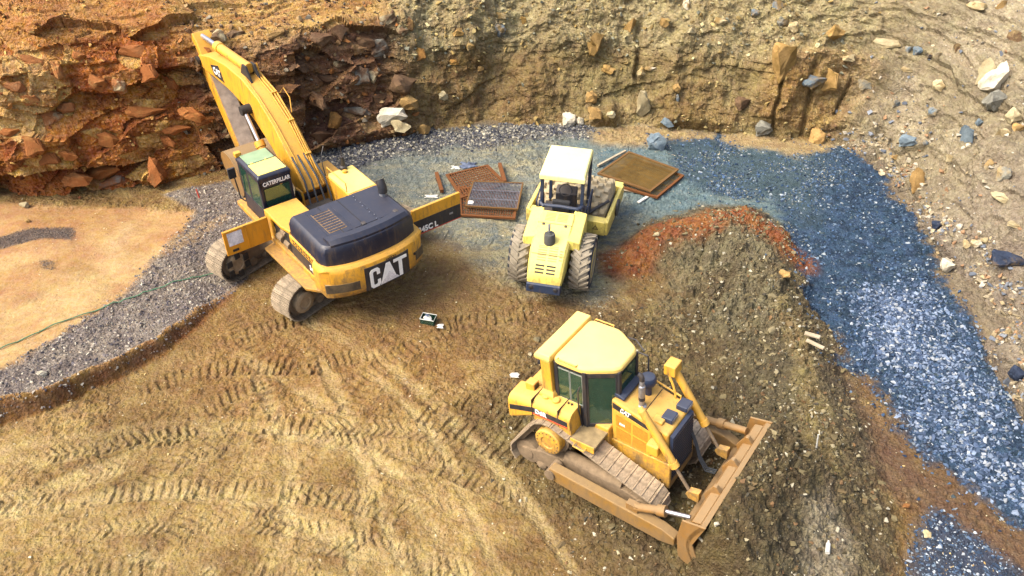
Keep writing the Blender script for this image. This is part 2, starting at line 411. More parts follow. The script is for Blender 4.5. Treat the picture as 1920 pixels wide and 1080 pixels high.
pair([(860,1120),(800,950),(740,820),(620,720)], 1.7, .16,.03,.20,2,.45)
pair([(60,1120),(260,960),(480,880),(700,860),(920,900)], 1.9, .26,.03,.20,1,.15)
pair([(1150,600),(1000,620),(820,680),(660,800)], 1.9, .26,.035,.20,0,.0)
pair([(700,430),(820,380),(930,300),(1080,262)], 1.9, .3,.03,.20,1,.12)
pair([(960,470),(950,380),(900,290),(840,262)], 1.7, .28,.03,.20,1,.08)
pair([(1250,292),(1380,330),(1470,420)], 1.9, .3,.03,.2,1,.05)
pair([(640,420),(760,470),(900,480),(1010,560)], 1.9, .27,.035,.2,0,.0)
pair([(360,600),(420,700),(420,820),(330,960)], 1.9, .27,.04,.2,0,.05)
pair([(-100,980),(220,900),(500,890),(760,930),(980,1060)], 2.3, .25,.035,.19,1,.2)
pair([(1040,1120),(960,1000),(900,880)], 1.2, .14,.03,.20,2,.35)
def stripe(s, p):
    t = (s/p) % 1.0
    return sstep(.0, .16, t)*(1-sstep(.62, .78, t))
def ridge_h(x, y, rd, sl_in, sl_out, rough):
    d, s, side, par = seg_dist(x, y, rd)
    hs = np.interp(par, range(len(rd)), [r[2] for r in rd]).astype(np.float32)
    sl = np.where(side > 0, sl_in, sl_out)      # left of the ridge direction is the valley side
    h = hs - np.maximum(np.sqrt(d*d+.06)-.245, 0)*sl
    return h, d, side, par
def lerpc(c, m, col):
    return c*(1-m[:, None]) + col[None, :]*m[:, None]

def floor_fields(x, y):
    """height and soil colour of the yard at world points"""
    n_big = fbm2(x, y, .25, 4, 3); n_mid = fbm2(x, y, 1.1, 5, 5); n_fine = fbm2(x, y, 6.5, 4, 9, .6); wob = fbm2(x, y, .9, 4, 21)-.5; wob2 = fbm2(x, y, .9, 4, 41)-.5
    wx = x+wob*1.1; wy = y+wob2*1.1
    z = (n_big-.5)*.22 + (n_mid-.5)*.10
    rough = (.03+.06*sstep(.4,.62,fbm2(x,y,.7,4,88))).astype(np.float32)
    # soil colours
    tan1, tan2, tan3 = c8(176,147,94), c8(148,119,73), c8(120,94,58)
    c = np.tile(tan2, (len(x), 1))
    c = lerpc(c, sstep(.42, .66, n_mid), tan1)
    c = lerpc(c, sstep(.55, .3, n_big)*.5, tan3)
    near = poly_mask(wx, wy, gp([(-900,1500),(-500,1000),(100,860),(330,800),(620,880),(800,930),(980,1100),(1000,1500)]), 1.6)
    c = lerpc(c, near*.5*sstep(.25,.55,n_mid), c8(188,160,102))
    rust = poly_mask(wx, wy, gp([(360,560),(560,600),(700,560),(860,600),(860,720),(660,790),(480,800),(330,760)]), 1.3)
    c = lerpc(c, rust*.45, c8(162,122,72))
    dark = poly_mask(wx, wy, gp([(520,590),(640,560),(880,440),(960,520),(1000,560),(1180,560),(1230,640),(1000,640),(840,640),(640,620)]), .9)
    c = lerpc(c, dark*.55, c8(130,104,68))
    olive = poly_mask(wx, wy, gp([(980,700),(1120,600),(1240,560),(1480,560),(1540,800),(1560,1200),(1150,1200),(1100,1040),(1000,900),(900,800)]), 1.2)
    c = lerpc(c, olive*.85, c8(104,92,66)); rough = rough+olive*.075
    c = lerpc(c, olive*sstep(.5,.7,fbm2(x,y,.8,4,77))*.7, c8(154,136,88))
    # back yard: crushed grey-blue gravel pressed into tan mud
    back = poly_mask(wx, wy, gp([(500,360),(640,270),(760,250),(1000,225),(1240,235),(1420,255),(1580,290),(1540,440),(1480,470),(1340,400),(1180,450),(1120,560),(960,540),(860,450),(760,420)]), .7)
    tg = lerpc(np.tile(c8(146,146,126), (len(x),1)), sstep(.38,.62,fbm2(x*.6,y*1.6,2.6,6,31,.7)), c8(184,174,134))
    tg = lerpc(tg, sstep(.50,.66,fbm2(x*.7,y*1.4,5.5,5,35,.7))*.6, c8(108,118,124)); tg = lerpc(tg, sstep(.35,.65,n_big)*.4, c8(116,134,140)); tg = lerpc(tg, poly_mask(wx,wy,gp([(1080,260),(1560,270),(1520,440),(1180,430)]),1.2)*.7, c8(100,132,142))
    c = c*(1-back[:,None]) + tg*back[:,None]
    # sandy apron at the foot of the wall
    ap = poly_mask(wx, wy, gp([(1100,248),(1180,232),(1330,245),(1490,262),(1580,262),(1560,292),(1480,295),(1390,275),(1300,262),(1200,268),(1120,275)]), .35)
    c = lerpc(c, ap, c8(182,158,112))
    rim = poly_mask(wx, wy, gp([(560,300),(640,268),(760,250),(880,236),(1000,226),(1110,236),(1110,262),(1000,258),(880,275),(760,292),(640,330),(600,345)]), .35)
    c = lerpc(c, rim, c8(104,102,100)); rough = rough+rim*.04
    # right: blue slate gravel
    blue_poly = gp([(1250,262),(1340,258),(1420,292),(1500,300),(1570,272),(1640,310),(1700,388),(1755,470),(1800,560),(1850,655),(1895,760),(1990,880),(2200,1100),(2200,1300),(2000,1060),(1900,985),(1810,925),(1720,850),(1640,760),(1580,680),(1530,600),(1490,520),(1482,450),(1430,385),(1330,370),(1270,320)], -.1)
    blue = poly_mask(wx, wy, blue_poly, .75); blue = sstep(.25,.75,blue+(fbm2(x,y,3.2,5,53,.7)-.5)*.9)
    bl = lerpc(np.tile(c8(50,68,88), (len(x),1)), sstep(.35,.65,fbm2(x,y,5,5,51,.7)), c8(70,94,120))
    lightb = poly_mask(wx, wy, gp([(1640,560),(1730,560),(1790,640),(1840,740),(1890,860),(1960,960),(1800,880),(1720,790),(1660,680)], -.1), 1.1)*(.35+.65*sstep(.4,.6,n_mid))
    bl = lerpc(bl, lightb*.7*sstep(.3,.6,fbm2(x,y,4,4,52,.7)), c8(100,122,158))
    tl = poly_mask(wx, wy, gp([(1200,250),(1560,270),(1520,420),(1430,390),(1300,360)]), .9)
    bl = lerpc(bl, tl*.6, c8(92,110,108))
    c = c*(1-blue[:,None]) + bl*blue[:,None]; rough = rough*(1-.4*blue)
    rfoot = poly_mask(wx, wy, gp([(1560,262),(1640,310),(1700,388),(1755,470),(1800,560),(1850,655),(1895,760),(1990,880),(2200,1100),(2500,1100),(2100,600),(1800,250)]), .4)*(1-blue); c = lerpc(c, rfoot, c8(146,132,108))
    red = poly_mask(wx, wy, gp([(1530,600),(1640,745),(1720,830),(1810,905),(1920,975),(2060,1060),(2060,1150),(1900,1050),(1800,985),(1700,930),(1620,850),(1560,760),(1500,660)], .3), .35)
    c = lerpc(c, red*.85, c8(116,92,72))
    blue2 = poly_mask(wx, wy, gp([(1700,985),(1760,965),(1850,1020),(1960,1110),(1960,1300),(1800,1300),(1720,1100)], .1), .3)
    c = lerpc(c, blue2*.9, c8(58,74,96))
    # left: sandy flat and the gravel strip beside it
    sand_l = [(-900,330),(-300,390),(0,380),(120,376),(240,372),(352,380),(334,420),(274,484),(231,540),(138,612),(54,675),(-12,722),(-300,830),(-900,1200)]
    sand = poly_mask(x+wob*.5, y+wob2*.5, gp(sand_l, .4), .18)
    strip = poly_mask(x+wob*.3, y+wob2*.3, gp([(274,484),(334,420),(352,380),(300,350),(440,318),(520,310),(545,350),(500,440),(455,500),(420,532),(365,582),(300,640),(200,692),(100,738),(0,775),(-150,845),(-500,1010),(-900,1200),(-300,830),(-12,722),(54,675),(138,612),(231,540)], .33), .12)
    c = lerpc(c, strip, c8(142,130,120)); c = lerpc(c, strip*sstep(.45,.65,n_mid)*.6, c8(172,158,138))
    sc_ = lerpc(np.tile(c8(202,170,116), (len(x),1)), sstep(.35,.65,fbm2(x*.5+y*.4,y*1.3-x*.8,.8,4,61)), c8(184,146,96))
    orange = poly_mask(wx, wy, gp([(-200,370),(350,370),(300,440),(130,470),(-200,460)], .4), 1.0)
    sc_ = lerpc(sc_, orange*.5, c8(184,136,88))
    c = c*(1-sand[:,None]) + sc_*sand[:,None]
    wet = sstep(.52,.66,fbm2(x*.55+y*.5, y*1.1-x*.6, .9, 5, 63)); c = lerpc(c, sand*wet*.45, c8(178,132,92))
    pool = poly_mask(wx, wy, gp([(215,405),(258,400),(265,425),(235,470),(205,500),(185,480)], .4), .35); c = lerpc(c, pool*sand*.6, c8(214,184,132))
    z_s = (fbm2(x*.6+y*.5, y*1.2-x*.7, .8, 4, 65)-.5)*.22
    patch = poly_mask(x+wob*.35, y+wob2*.35, gp([(-60,455),(20,432),(60,421),(128,420),(130,446),(80,446),(30,456),(-60,475)], .42), .12)
    patch = np.maximum(patch, .8*poly_mask(x+wob*.3, y+wob2*.3, gp([(70,490),(95,490),(96,506),(78,504)], .42), .1)*sstep(.45,.55,n_fine))
    c = lerpc(c, patch*.9, c8(112,100,92))
    path = poly_mask(x+wob*.3, y+wob2*.3, gp([(290,455),(360,405),(420,380),(425,390),(370,430),(300,470)], .4), .12)
    c = lerpc(c, path*.7, c8(190,160,118))
    # heights
    d, s, side, par = seg_dist(x+wob*.35, y+wob2*.35, bench_edge)
    ben = in_poly(x+wob*.35, y+wob2*.35, [p[:2] for p in bench_edge]+[(-8,40),(-90,40),(-90,-30)])
    sdist = np.where(ben, d, -d)                 # the bench lies left of the edge
    e0, e1 = bench_edge[2], bench_edge[8]; eL = math.hypot(e1[0]-e0[0], e1[1]-e0[1])
    et = ((x-e0[0])*(e1[0]-e0[0])+(y-e0[1])*(e1[1]-e0[1]))/eL/eL
    bh = np.interp(et, [-1.,0,.3,.6,.85,1.05], [.64,.56,.46,.32,.14,.0]).astype(np.float32)
    bz = bh*sstep(-.22, .06, sdist)*(1-.0*sdist)
    z = z*(1-.4*sstep(0,.3,bz)) + bz + sand*z_s
    face = sstep(-.34, -.16, sdist)*(1-sstep(-.02, .06, sdist))*sstep(.03,.2,bh)
    c = lerpc(c, face*.8, c8(136,92,48)); rough = rough*(1-sand*.85)  # brown cut earth, with the overcast shading of the step painted in
    lip = sstep(-.06, .02, sdist)*(1-sstep(.05, .14, sdist))*sstep(.03,.2,bh); c = lerpc(c, lip*.7, c8(206,156,86)); z = z+lip*.03
    rh, rdist, rside, rpar = ridge_h(x+wob*.5, y+wob2*.5, ridge, .55, .36, rough)
    rh2, rd2, _, _ = ridge_h(x+wob*.4, y+wob2*.4, ridge2, .6, .6, rough)
    rr = np.maximum(rh, rh2)
    on = sstep(-.15, .25, rr)
    base = z
    k = .25; hh = np.clip(.5+.5*(rr-base)/k, 0, 1); z = base*(1-hh)+rr*hh + k*hh*(1-hh)
    rough = rough+on*.05
    c = lerpc(c, on*.75*(1-blue), c8(104,97,76))
    redc = np.minimum(seg_dist(x+wob*.4, y+wob2*.4, ridge[:3])[0], rd2)
    c = lerpc(c, sstep(1.0, .35, redc+.5*wob)*.9, c8(160,100,58))
    clod = poly_mask(wx, wy, gp([(1260,470),(1340,420),(1420,440),(1500,540),(1480,600),(1360,590),(1240,560)], .7), .5)
    c = lerpc(c, clod*.75*sstep(.25,.55,n_mid), c8(134,126,98)); rough = rough+clod*.07
    pale = poly_mask(x+wob*.4, y+wob2*.4, gp([(1510,960),(1560,930),(1600,1000),(1600,1200),(1490,1200)], .7), .25)
    c = lerpc(c, pale*.6, c8(176,164,138))
    crest = sstep(.5,.1,rdist)*(rpar > 4.5)*(rpar < 8); c = lerpc(c, crest*.5, c8(168,148,96))
    # gully of the blue gravel, and its rise to the right-hand slope
    z = z - blue*.12 - blue2*.05
    # the dozer has cut a ramp nose-up under itself
    cx, cy = math.cos(DOZ_HD), math.sin(DOZ_HD)
    lx = (x-DOZ_POS[0])*cx+(y-DOZ_POS[1])*cy; ly = -(x-DOZ_POS[0])*cy+(y-DOZ_POS[1])*cx
    pad = sstep(2.6,1.5,np.abs(ly))*sstep(3.3,2.5,lx)*sstep(-3.2,-2.2,lx)
    z = z*(1-pad) + (DOZ_POS[2]+math.tan(DOZ_PITCH)*lx-.03+(n_mid-.5)*.05)*pad
    front = sstep(2.70,2.78,lx)*sstep(-1.75,-1.25,ly+.25*wob)*sstep(2.4,1.6,ly); z = np.maximum(z, front*np.where(lx < 2.87, 1.15, np.clip(1.58-np.maximum(lx-3.0,0)*.55+.25*(n_mid-.5), 0, 2)))
    front = front*sstep(4.6,3.2,lx)
    dozer_shade = sstep(3.4,1.2,np.abs(ly+wob*2.2))*sstep(4.2,2.2,np.abs(lx+wob2*2.2))
    c = lerpc(c, np.clip(front+dozer_shade*.6,0,1)*.55, c8(92,78,52))  # shadow beneath the dozer and ahead of its blade, put into the soil colour
    # flat under the other machines
    for P_, r_ in ((EXC_POS, 3.0), (ROL_POS, 1.6), ((1.13+.57,17.9+2.9,0), 1.5)):
        m = sstep(r_+1.0, r_, np.hypot(x-P_[0], y-P_[1])); z = z*(1-m)+(-.03+(n_mid-.5)*.03)*m
    # tracks
    soft = np.clip(1-back*.35-blue-sand-strip, 0, 1)*(1-on)
    for pts, hw, dep, pit, kind, light in tracks:
        P2 = [tuple(p) for p in pts[1]] if pts[0] == 'w' else gp(pts); xs = [p[0] for p in P2]; ys = [p[1] for p in P2]
        sel = np.where((x > min(xs)-1) & (x < max(xs)+1) & (y > min(ys)-1) & (y < max(ys)+1))[0]
        if not len(sel): continue
        xx = x[sel]+wob[sel]*.12; yy = y[sel]
        d, s, side, par = seg_dist(xx, yy, P2); dd = d*side
        prof = (1-sstep(hw*.85, hw*1.08, d)) if kind != 2 else (1-sstep(hw*.25, hw*1.25, d+.10*(fbm2(xx,yy,2.2,3,29)-.5))); ln = par.max() if len(par) else 1
        nn_ = len(P2)-1; fade = sstep(0,.12*nn_,par)*(1-sstep(.88*nn_,nn_,par))*np.maximum(sstep(.36,.58,fbm2(xx+light*9,yy+hw*50,.75,4,int(hw*900+dep*3000))), .45 if kind == 2 else 0)
        if kind == 0: st = stripe(s+.10*wob[sel]+.10*(fbm2(xx,yy,3.1,2,23)-.5), pit)
        elif kind == 1: st = stripe(s+np.abs(dd)*.75+.05*wob[sel], pit)
        else: st = .35*np.ones_like(s)
        if kind != 2:
            jit = _hash(np.floor(s/pit).astype(np.int32), np.zeros(len(s),np.int32), np.zeros(len(s),np.int32), int(hw*1000+light*100+len(pts[1])))
            st = .35+(st-.35)*(.5+.75*jit)*sstep(.22,.5,fbm2(xx,yy,2.3,3,19))
        lipm = np.exp(-((d-hw*1.12)/.06)**2)
        z[sel] += 1.1*soft[sel]*fade*(prof*(-dep*.5+(st-.35)*dep*1.25) + lipm*dep*.55)
        rough[sel] *= 1-prof*fade*(.55 if kind != 2 else .8)
        if light > 0: c[sel] = lerpc(c[sel], np.clip(prof*fade*light*1.2,0,.55)*soft[sel]*(.6+.8*(fbm2(xx*3,yy*3,2,3,17)-.2)), c8(214,192,134))
        elif light < 0: c[sel] = lerpc(c[sel], prof*fade*-light*soft[sel], c8(120,80,40))
    f1, f21, r1, r2, ox, oy = worley2(x*4.2+wob*2, y*4.2+wob2*2, 5)
    lump = np.clip(.55-f1, 0, 1)*r1
    z = z + (n_fine-.5)*rough*1.3 + lump*rough*1.2 + (fbm2(x,y,15,2,99)-.5)*rough*.6
    f1, f21, r1, r2, ox, oy = worley2(x*2.2+wob*2, y*2.2+wob2*2, 15)
    z = z + np.clip(.5-f1, 0, 1)*r1*(clod*.45+on*.18+olive*.14*sstep(.5,.65,n_mid)+dark*.06)
    f1, f21, r1, r2, ox, oy = worley2(x*1.05+wob*2, y*1.05+wob2*2, 25)
    z = z + (np.clip(.55-f1, 0, 1)*r1 - .06)*(clod*.35+on*.26)*(1-sstep(.2,.5,redc*0))
    return z.astype(np.float32), np.clip(c, .004, .9), dict(bluesoft=poly_mask(x, y, blue_poly, 1.5), blue=blue, lightb=lightb, strip=strip, rim=rim, back=back, olive=olive, on=on, blue2=blue2, red=red, patch=patch, near=near, sand=sand, ap=ap)

ST = .044
SF, SM = .036, .058                              # finer where the yard is near
fx = np.concatenate([np.arange(-60,-20.5,.9), np.arange(-20.5,-12.5,SM), np.arange(-12.5,8.5,SF), np.arange(8.5,15.5,SM), np.arange(15.5,50,.9)]).astype(np.float32)
fy = np.concatenate([np.arange(-14,7.2,.6), np.arange(7.2,20,SF), np.arange(20,29.5,SM), np.arange(29.5,45,.9)]).astype(np.float32)
XX, YY = np.meshgrid(fx, fy); nxv, nyv = len(fx), len(fy)
FZ, FC, FM = floor_fields(XX.ravel(), YY.ravel())
yard_m = np.clip(1-FM['blue']-FM['strip']-FM['sand']-FM['back']-FM['on']-FM['rim']-FM['olive']*.7, 0, 1)
def grid_faces(nx_, ny_):
    i = np.arange((nx_-1)*(ny_-1)); r = i//(nx_-1); q = i % (nx_-1); a = r*nx_+q
    return np.stack([a, a+1, a+1+nx_, a+nx_], 1)
M_SOIL = mat_soil('soil')
me = np_mesh('ground', np.c_[XX.ravel(), YY.ravel(), FZ], grid_faces(nxv, nyv), M_SOIL, smooth=False, attrs= {'soil': FC, 'grain': np.clip(1-.78*FM['sand']*(1-FM['patch'])-.2*FM['back']-.28*yard_m,.2,1)})
ground = link(bpy.data.objects.new('ground', me)); ground['kind'] = 'structure'
FZg = FZ.reshape(nyv, nxv)
def floor_z(x, y):
    i = int(np.clip(np.searchsorted(fx, x)-1, 0, nxv-2)); j = int(np.clip(np.searchsorted(fy, y)-1, 0, nyv-2))
    return float(FZg[j:j+2, i:i+2].mean())
def floor_zv(x, y):
    i = np.clip(np.searchsorted(fx, x)-1, 0, nxv-2); j = np.clip(np.searchsorted(fy, y)-1, 0, nyv-2)
    tx = np.clip((x-fx[i])/(fx[i+1]-fx[i]), 0, 1); ty = np.clip((y-fy[j])/(fy[j+1]-fy[j]), 0, 1)
    return (FZg[j,i]*(1-tx)+FZg[j,i+1]*tx)*(1-ty)+(FZg[j+1,i]*(1-tx)+FZg[j+1,i+1]*tx)*ty

# ------------------------------------------------------------------ quarry face behind and to the right
def resample(pts, step):
    P = np.array(pts, float); L = np.r_[0, np.cumsum(np.hypot(*np.diff(P, axis=0).T))]
    s = np.arange(0, L[-1], step); return np.c_[np.interp(s, L, P[:,0]), np.interp(s, L, P[:,1])], s, L
WS = .046
PT, S_, Ltoe = resample(TOE, WS)
ker = np.hanning(61); ker /= ker.sum()
def smooth1(a, k=ker):
    p = len(k)//2; return np.convolve(np.r_[np.full(p, a[0])+np.arange(-p,0)*(a[1]-a[0]), a, np.full(p, a[-1])+np.arange(1,p+1)*(a[-1]-a[-2])], k, 'valid')
PTs = np.c_[smooth1(PT[:,0]), smooth1(PT[:,1])]
k2 = np.hanning(161); k2 /= k2.sum()
tg_ = np.gradient(np.c_[smooth1(PTs[:,0],k2), smooth1(PTs[:,1],k2)], axis=0); tg_ /= np.linalg.norm(tg_, axis=1)[:,None]
NRM = np.c_[-tg_[:,1], tg_[:,0]]                 # outward, away from the yard
# profiles (outward, height) at toe points
prof_tab = {
 0:[(0,-.4),(.3,1.6),(.8,3.2),(1.5,4.8),(2.6,5.8),(7,7.2),(30,13)],
 3:[(0,-.3),(.3,1.2),(.6,2.6),(1.2,4.0),(2.1,5.0),(6,6.0),(30,11)],
 5:[(0,-.3),(.5,1.0),(.7,2.4),(1.2,3.7),(1.9,4.6),(5,5.2),(30,9)],
 7:[(0,-.2),(.5,.8),(.7,2.0),(.9,3.2),(1.4,4.0),(6,4.5),(30,7)],
 9:[(0,-.2),(.7,.8),(1.0,1.9),(1.2,2.9),(1.8,3.6),(6,4.5),(30,9)],
 10:[(0,-.2),(.8,.7),(1.3,1.7),(1.7,2.7),(2.5,3.6),(5,6.0),(30,18)],
 12:[(0,-.2),(.8,.7),(1.2,1.6),(1.6,2.6),(2.3,3.4),(4.6,6.0),(30,22)],
 14:[(0,-.2),(.6,.5),(1.0,1.5),(1.3,2.6),(1.9,3.3),(4.4,6.0),(30,24)],
 16:[(0,-.2),(.7,.5),(1.2,1.4),(1.7,2.4),(2.5,3.4),(5,6.2),(30,24)],
 18:[(0,-.2),(.9,.5),(1.7,1.2),(2.6,2.0),(4.0,3.2),(8,6.6),(30,22)],
 21:[(0,-.2),(.8,.5),(1.6,1.2),(2.6,2.2),(4.2,3.8),(8,7.2),(30,24)],
 26:[(0,-.2),(.8,.5),(1.6,1.2),(2.6,2.2),(4.2,3.8),(8,7.2),(30,24)]}
tv = np.concatenate([np.arange(0, 6.6, WS), 6.6+np.cumsum(np.geomspace(.06, 2.4, 34))]); NT = len(tv)
keys = sorted(prof_tab); OUT = np.zeros((len(keys), NT)); HGT = np.zeros((len(keys), NT))
for a, kx in enumerate(keys):
    P = np.array(prof_tab[kx], float); L = np.r_[0, np.cumsum(np.hypot(*np.diff(P, axis=0).T))]
    OUT[a] = np.interp(tv, L, P[:,0]); HGT[a] = np.interp(tv, L, P[:,1])
ks = Ltoe[keys]; NS = len(S_)
wi = np.clip(np.searchsorted(ks, S_)-1, 0, len(keys)-2); wt = np.clip((S_-ks[wi])/(ks[wi+1]-ks[wi]), 0, 1); wt = wt*wt*(3-2*wt)
O = OUT[wi]*(1-wt)[:,None]+OUT[wi+1]*wt[:,None]; Hh = HGT[wi]*(1-wt)[:,None]+HGT[wi+1]*wt[:,None]
SS, TT = np.meshgrid(S_, tv, indexing='ij')
pxs = np.interp(S_, Ltoe, [p[0] for p in toe_px])        # image column of the toe: used only to say where along the wall a kind of rock lies
def along(a, b, soft=60): return (sstep(a-soft, a+soft, pxs)*(1-sstep(b-soft, b+soft, pxs))).astype(np.float32)[:,None]*np.ones((1,NT),np.float32)
def band(c_, w_): return np.exp(-((pxs-c_)/w_)**2)[:,None].astype(np.float32)
s1 = SS.ravel(); t1 = TT.ravel(); h1 = Hh.ravel()
def rs(a): return a.reshape(NS, NT)
wv = rs(fbm2(s1, t1, .8, 4, 201))-.5; wv2 = rs(fbm2(s1, t1, .8, 4, 202))-.5
left = along(-2000, 400, 60); darkc = along(400, 770, 40); mid = along(770, 1570, 40); right = along(1570, 4000, 50)
near_face = np.clip(1-np.maximum(TT-7.5, 0)/5, .1, 1)
# blocky strata: tilted facets on stretched cells
def blocks(su, tu, ds, dt, ang, seed):
    ca, sa = math.cos(ang), math.sin(ang)
    a = (su*ca+tu*sa)/ds; b = (-su*sa+tu*ca)/dt
    f1, f21, r1, r2, ox, oy = worley2((a+wv.ravel()*.5), (b+wv2.ravel()*.5), seed)
    return rs((r1-.5) + ox*(r2-.5)*1.1 + oy*(r1-.3)*.9), rs(f21), rs(r2)
B1, E1, R1 = blocks(s1, t1, 2.3, 1.05, .16, 301)
B2, E2, R2 = blocks(s1, t1, .85, .42, -.06, 311)
B3, E3, R3 = blocks(s1, t1, .30, .17, .05, 321)
f_lo = rs(fbm2(s1, t1, .35, 4, 211))-.5; f_md = rs(fbm2(s1, t1, 1.5, 5, 221))-.5; f_hi = rs(fbm2(s1, t1, 9, 4, 231, .6))-.5
gul = rs(fbm2(s1+wv.ravel()*.9, t1*.30, 1.1, 5, 241))-.5               # vertical runnels
strat = rs(fbm2(s1*.35-t1*.12, t1*3.2+s1*.35, 1.2, 5, 251))-.5   # dipping beds
low = sstep(0, .5, TT)
D = f_lo*1.0*low
D += (left*.95+darkc*.9)*(B1*.80*low + B2*.18*low + B3*.05 + f_md*.30*low) + (left*.2+darkc*.35)*strat*.9*low
D -= (left+darkc)*(sstep(.06,.0,E1)*.05)*low
D += mid*(gul*.80*low*sstep(5.0,2.2,TT) + f_md*(.40+.45*sstep(2.2,3.4,TT)) + f_lo*.7*low + B3*.06 + B2*.09*sstep(2.2,3.2,TT) + B1*.10*low)
D += right*(f_md*.85 + B2*.14 + B1*.22*low + gul*.35 + f_lo*.9*low)
cone = sstep(2.6, .9, TT)
D -= mid*cone*(.22*np.exp(-((pxs-1010)/110)**2)[:,None] )  # debris fans at the foot
# rock rib with open joints
rib = along(1420, 1590, 25)*sstep(.5,1.0,TT)*(1-sstep(3.2,3.9,TT))
D -= rib*.30
crk = np.zeros_like(TT)
for cpx, wd, lo_, hi_ in ((1445,3.2,.5,3.3),(1500,4,.4,3.3),(1545,2.4,1.2,2.9),(1190,6,1.8,4.4)):
    cc_ = band(cpx+0, wd)
    shift = (wv*26)
    cc_ = np.exp(-(((pxs[:,None]+shift)-cpx)/wd)**2)*sstep(lo_,lo_+.3,TT)*(1-sstep(hi_-.4,hi_,TT)); crk = np.maximum(crk, cc_)
D += crk*.34
D += (f_hi*.07+wv*.08)*(1-.3*left)*near_face
D *= near_face*(1-.55*left*sstep(4.6,5.4,TT))*(1-.6*darkc*sstep(4.0,4.6,TT))
fade = sstep(0,.25,TT)
D *= (.25+.75*fade)
# surface normal of the smooth face, then displaced along it (outward positive = into the hill)
dO = np.gradient(O, axis=1); dH = np.gradient(Hh, axis=1); ln = np.hypot(dO, dH)+1e-9
no, nh = dH/ln, -dO/ln                           # into the hill
Oc = O + no*D; Hc = Hh + nh*D
WX = PTs[:,0][:,None] + NRM[:,0][:,None]*Oc; WY = PTs[:,1][:,None] + NRM[:,1][:,None]*Oc; WZ = Hc
WX = WX + (wv*.10)*near_face; WY = WY + (wv2*.08)*near_face
tz = floor_zv(PTs[:,0], PTs[:,1])[:,None]
WZ = WZ + tz*np.exp(-TT*1.0)
# soil colours of the face
def cl(c): return np.tile(c, (NS*NT, 1))
R_ = lambda a: np.ascontiguousarray(a.ravel(), np.float32)
C = cl(c8(160,126,70))
C = lerpc(C, R_(sstep(-.08,.14,f_md)), c8(178,150,92))
Lc = cl(c8(190,118,60)); Lc = lerpc(Lc, R_(sstep(.35,.75,R1)*.9), c8(198,138,70)); Lc = lerpc(Lc, R_(sstep(.68,.85,R2)*.75), c8(232,190,110))
Lc = lerpc(Lc, R_(sstep(.30,.10,R2)*.6), c8(124,66,36)); Lc = lerpc(Lc, R_(sstep(.0,.18,f_lo+f_md*.6)*.5), c8(164,94,46))
pale_l = (along(-200,170,50)*sstep(1.6,2.6,TT)*(1-sstep(4.4,5.4,TT))+along(230,300,30)*0)
Lc = lerpc(Lc, R_(pale_l*.75*sstep(.3,.6,R2+f_md)), c8(222,184,118))
topl = sstep(4.9,5.6,TT); Lc = lerpc(Lc, R_(topl*.8), c8(190,138,78))
Dc = cl(c8(142,106,76)); Dc = lerpc(Dc, R_(sstep(.45,.8,R2)*.7), c8(178,138,96)); Dc = lerpc(Dc, R_(sstep(.3,.1,R1)*.7), c8(112,80,64)); Dc = lerpc(Dc, R_(sstep(.8,.92,R2)*.8), c8(186,150,104))
Dc = lerpc(Dc, R_(sstep(.02,.2,strat)*.6), c8(132,90,50))
topd = sstep(4.0,4.5,TT); Dc = lerpc(Dc, R_(topd*.95), c8(204,164,98)); Dc = lerpc(Dc, R_(topd*sstep(-.02,.1,rs(fbm2(s1*.25, t1*5, 1.0, 3, 261))-.5)*.6), c8(166,120,64))
Mc = cl(c8(148,128,86)); Mc = lerpc(Mc, R_(sstep(-.03,.16,gul+f_md*.5)*.75), c8(172,152,106)); Mc = lerpc(Mc, R_(sstep(.05,.25,-f_lo)*.5), c8(120,90,46))
Mc = lerpc(Mc, R_(sstep(2.6,3.4,TT)*(.55+.3*sstep(-.1,.1,f_md))), c8(178,164,122)); Mc = lerpc(Mc, R_(along(770,1060,60)*sstep(3.2,2.2,TT)*.5), c8(142,114,74))
Mc = lerpc(Mc, R_(along(1060,1420,60)*sstep(3.0,2.0,TT)*.4*sstep(-.1,.1,f_lo)), c8(134,126,86))
Mc = lerpc(Mc, R_(rib*.5), c8(178,140,84))
Rc = cl(c8(160,147,117)); Rc = lerpc(Rc, R_(sstep(-.05,.15,f_md)*.7), c8(184,170,140)); Rc = lerpc(Rc, R_(sstep(.02,.2,f_lo)*.6), c8(130,118,98)); Rc = lerpc(Rc, R_(along(1700,4000,60)*.4), c8(160,146,132))
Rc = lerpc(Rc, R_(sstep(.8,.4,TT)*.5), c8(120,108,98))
wl, wd_, wm, wr = (R_(a)[:,None] for a in (left, darkc, mid, right)); tot = wl+wd_+wm+wr+1e-6
C = (Lc*wl+Dc*wd_+Mc*wm+Rc*wr)/tot
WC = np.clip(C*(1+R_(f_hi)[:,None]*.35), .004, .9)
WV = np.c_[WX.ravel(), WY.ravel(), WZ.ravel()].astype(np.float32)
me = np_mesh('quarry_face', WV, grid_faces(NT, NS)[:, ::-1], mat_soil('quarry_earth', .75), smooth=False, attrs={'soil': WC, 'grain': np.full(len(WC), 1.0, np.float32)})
cliff = link(bpy.data.objects.new('quarry_face', me)); cliff['kind'] = 'structure'
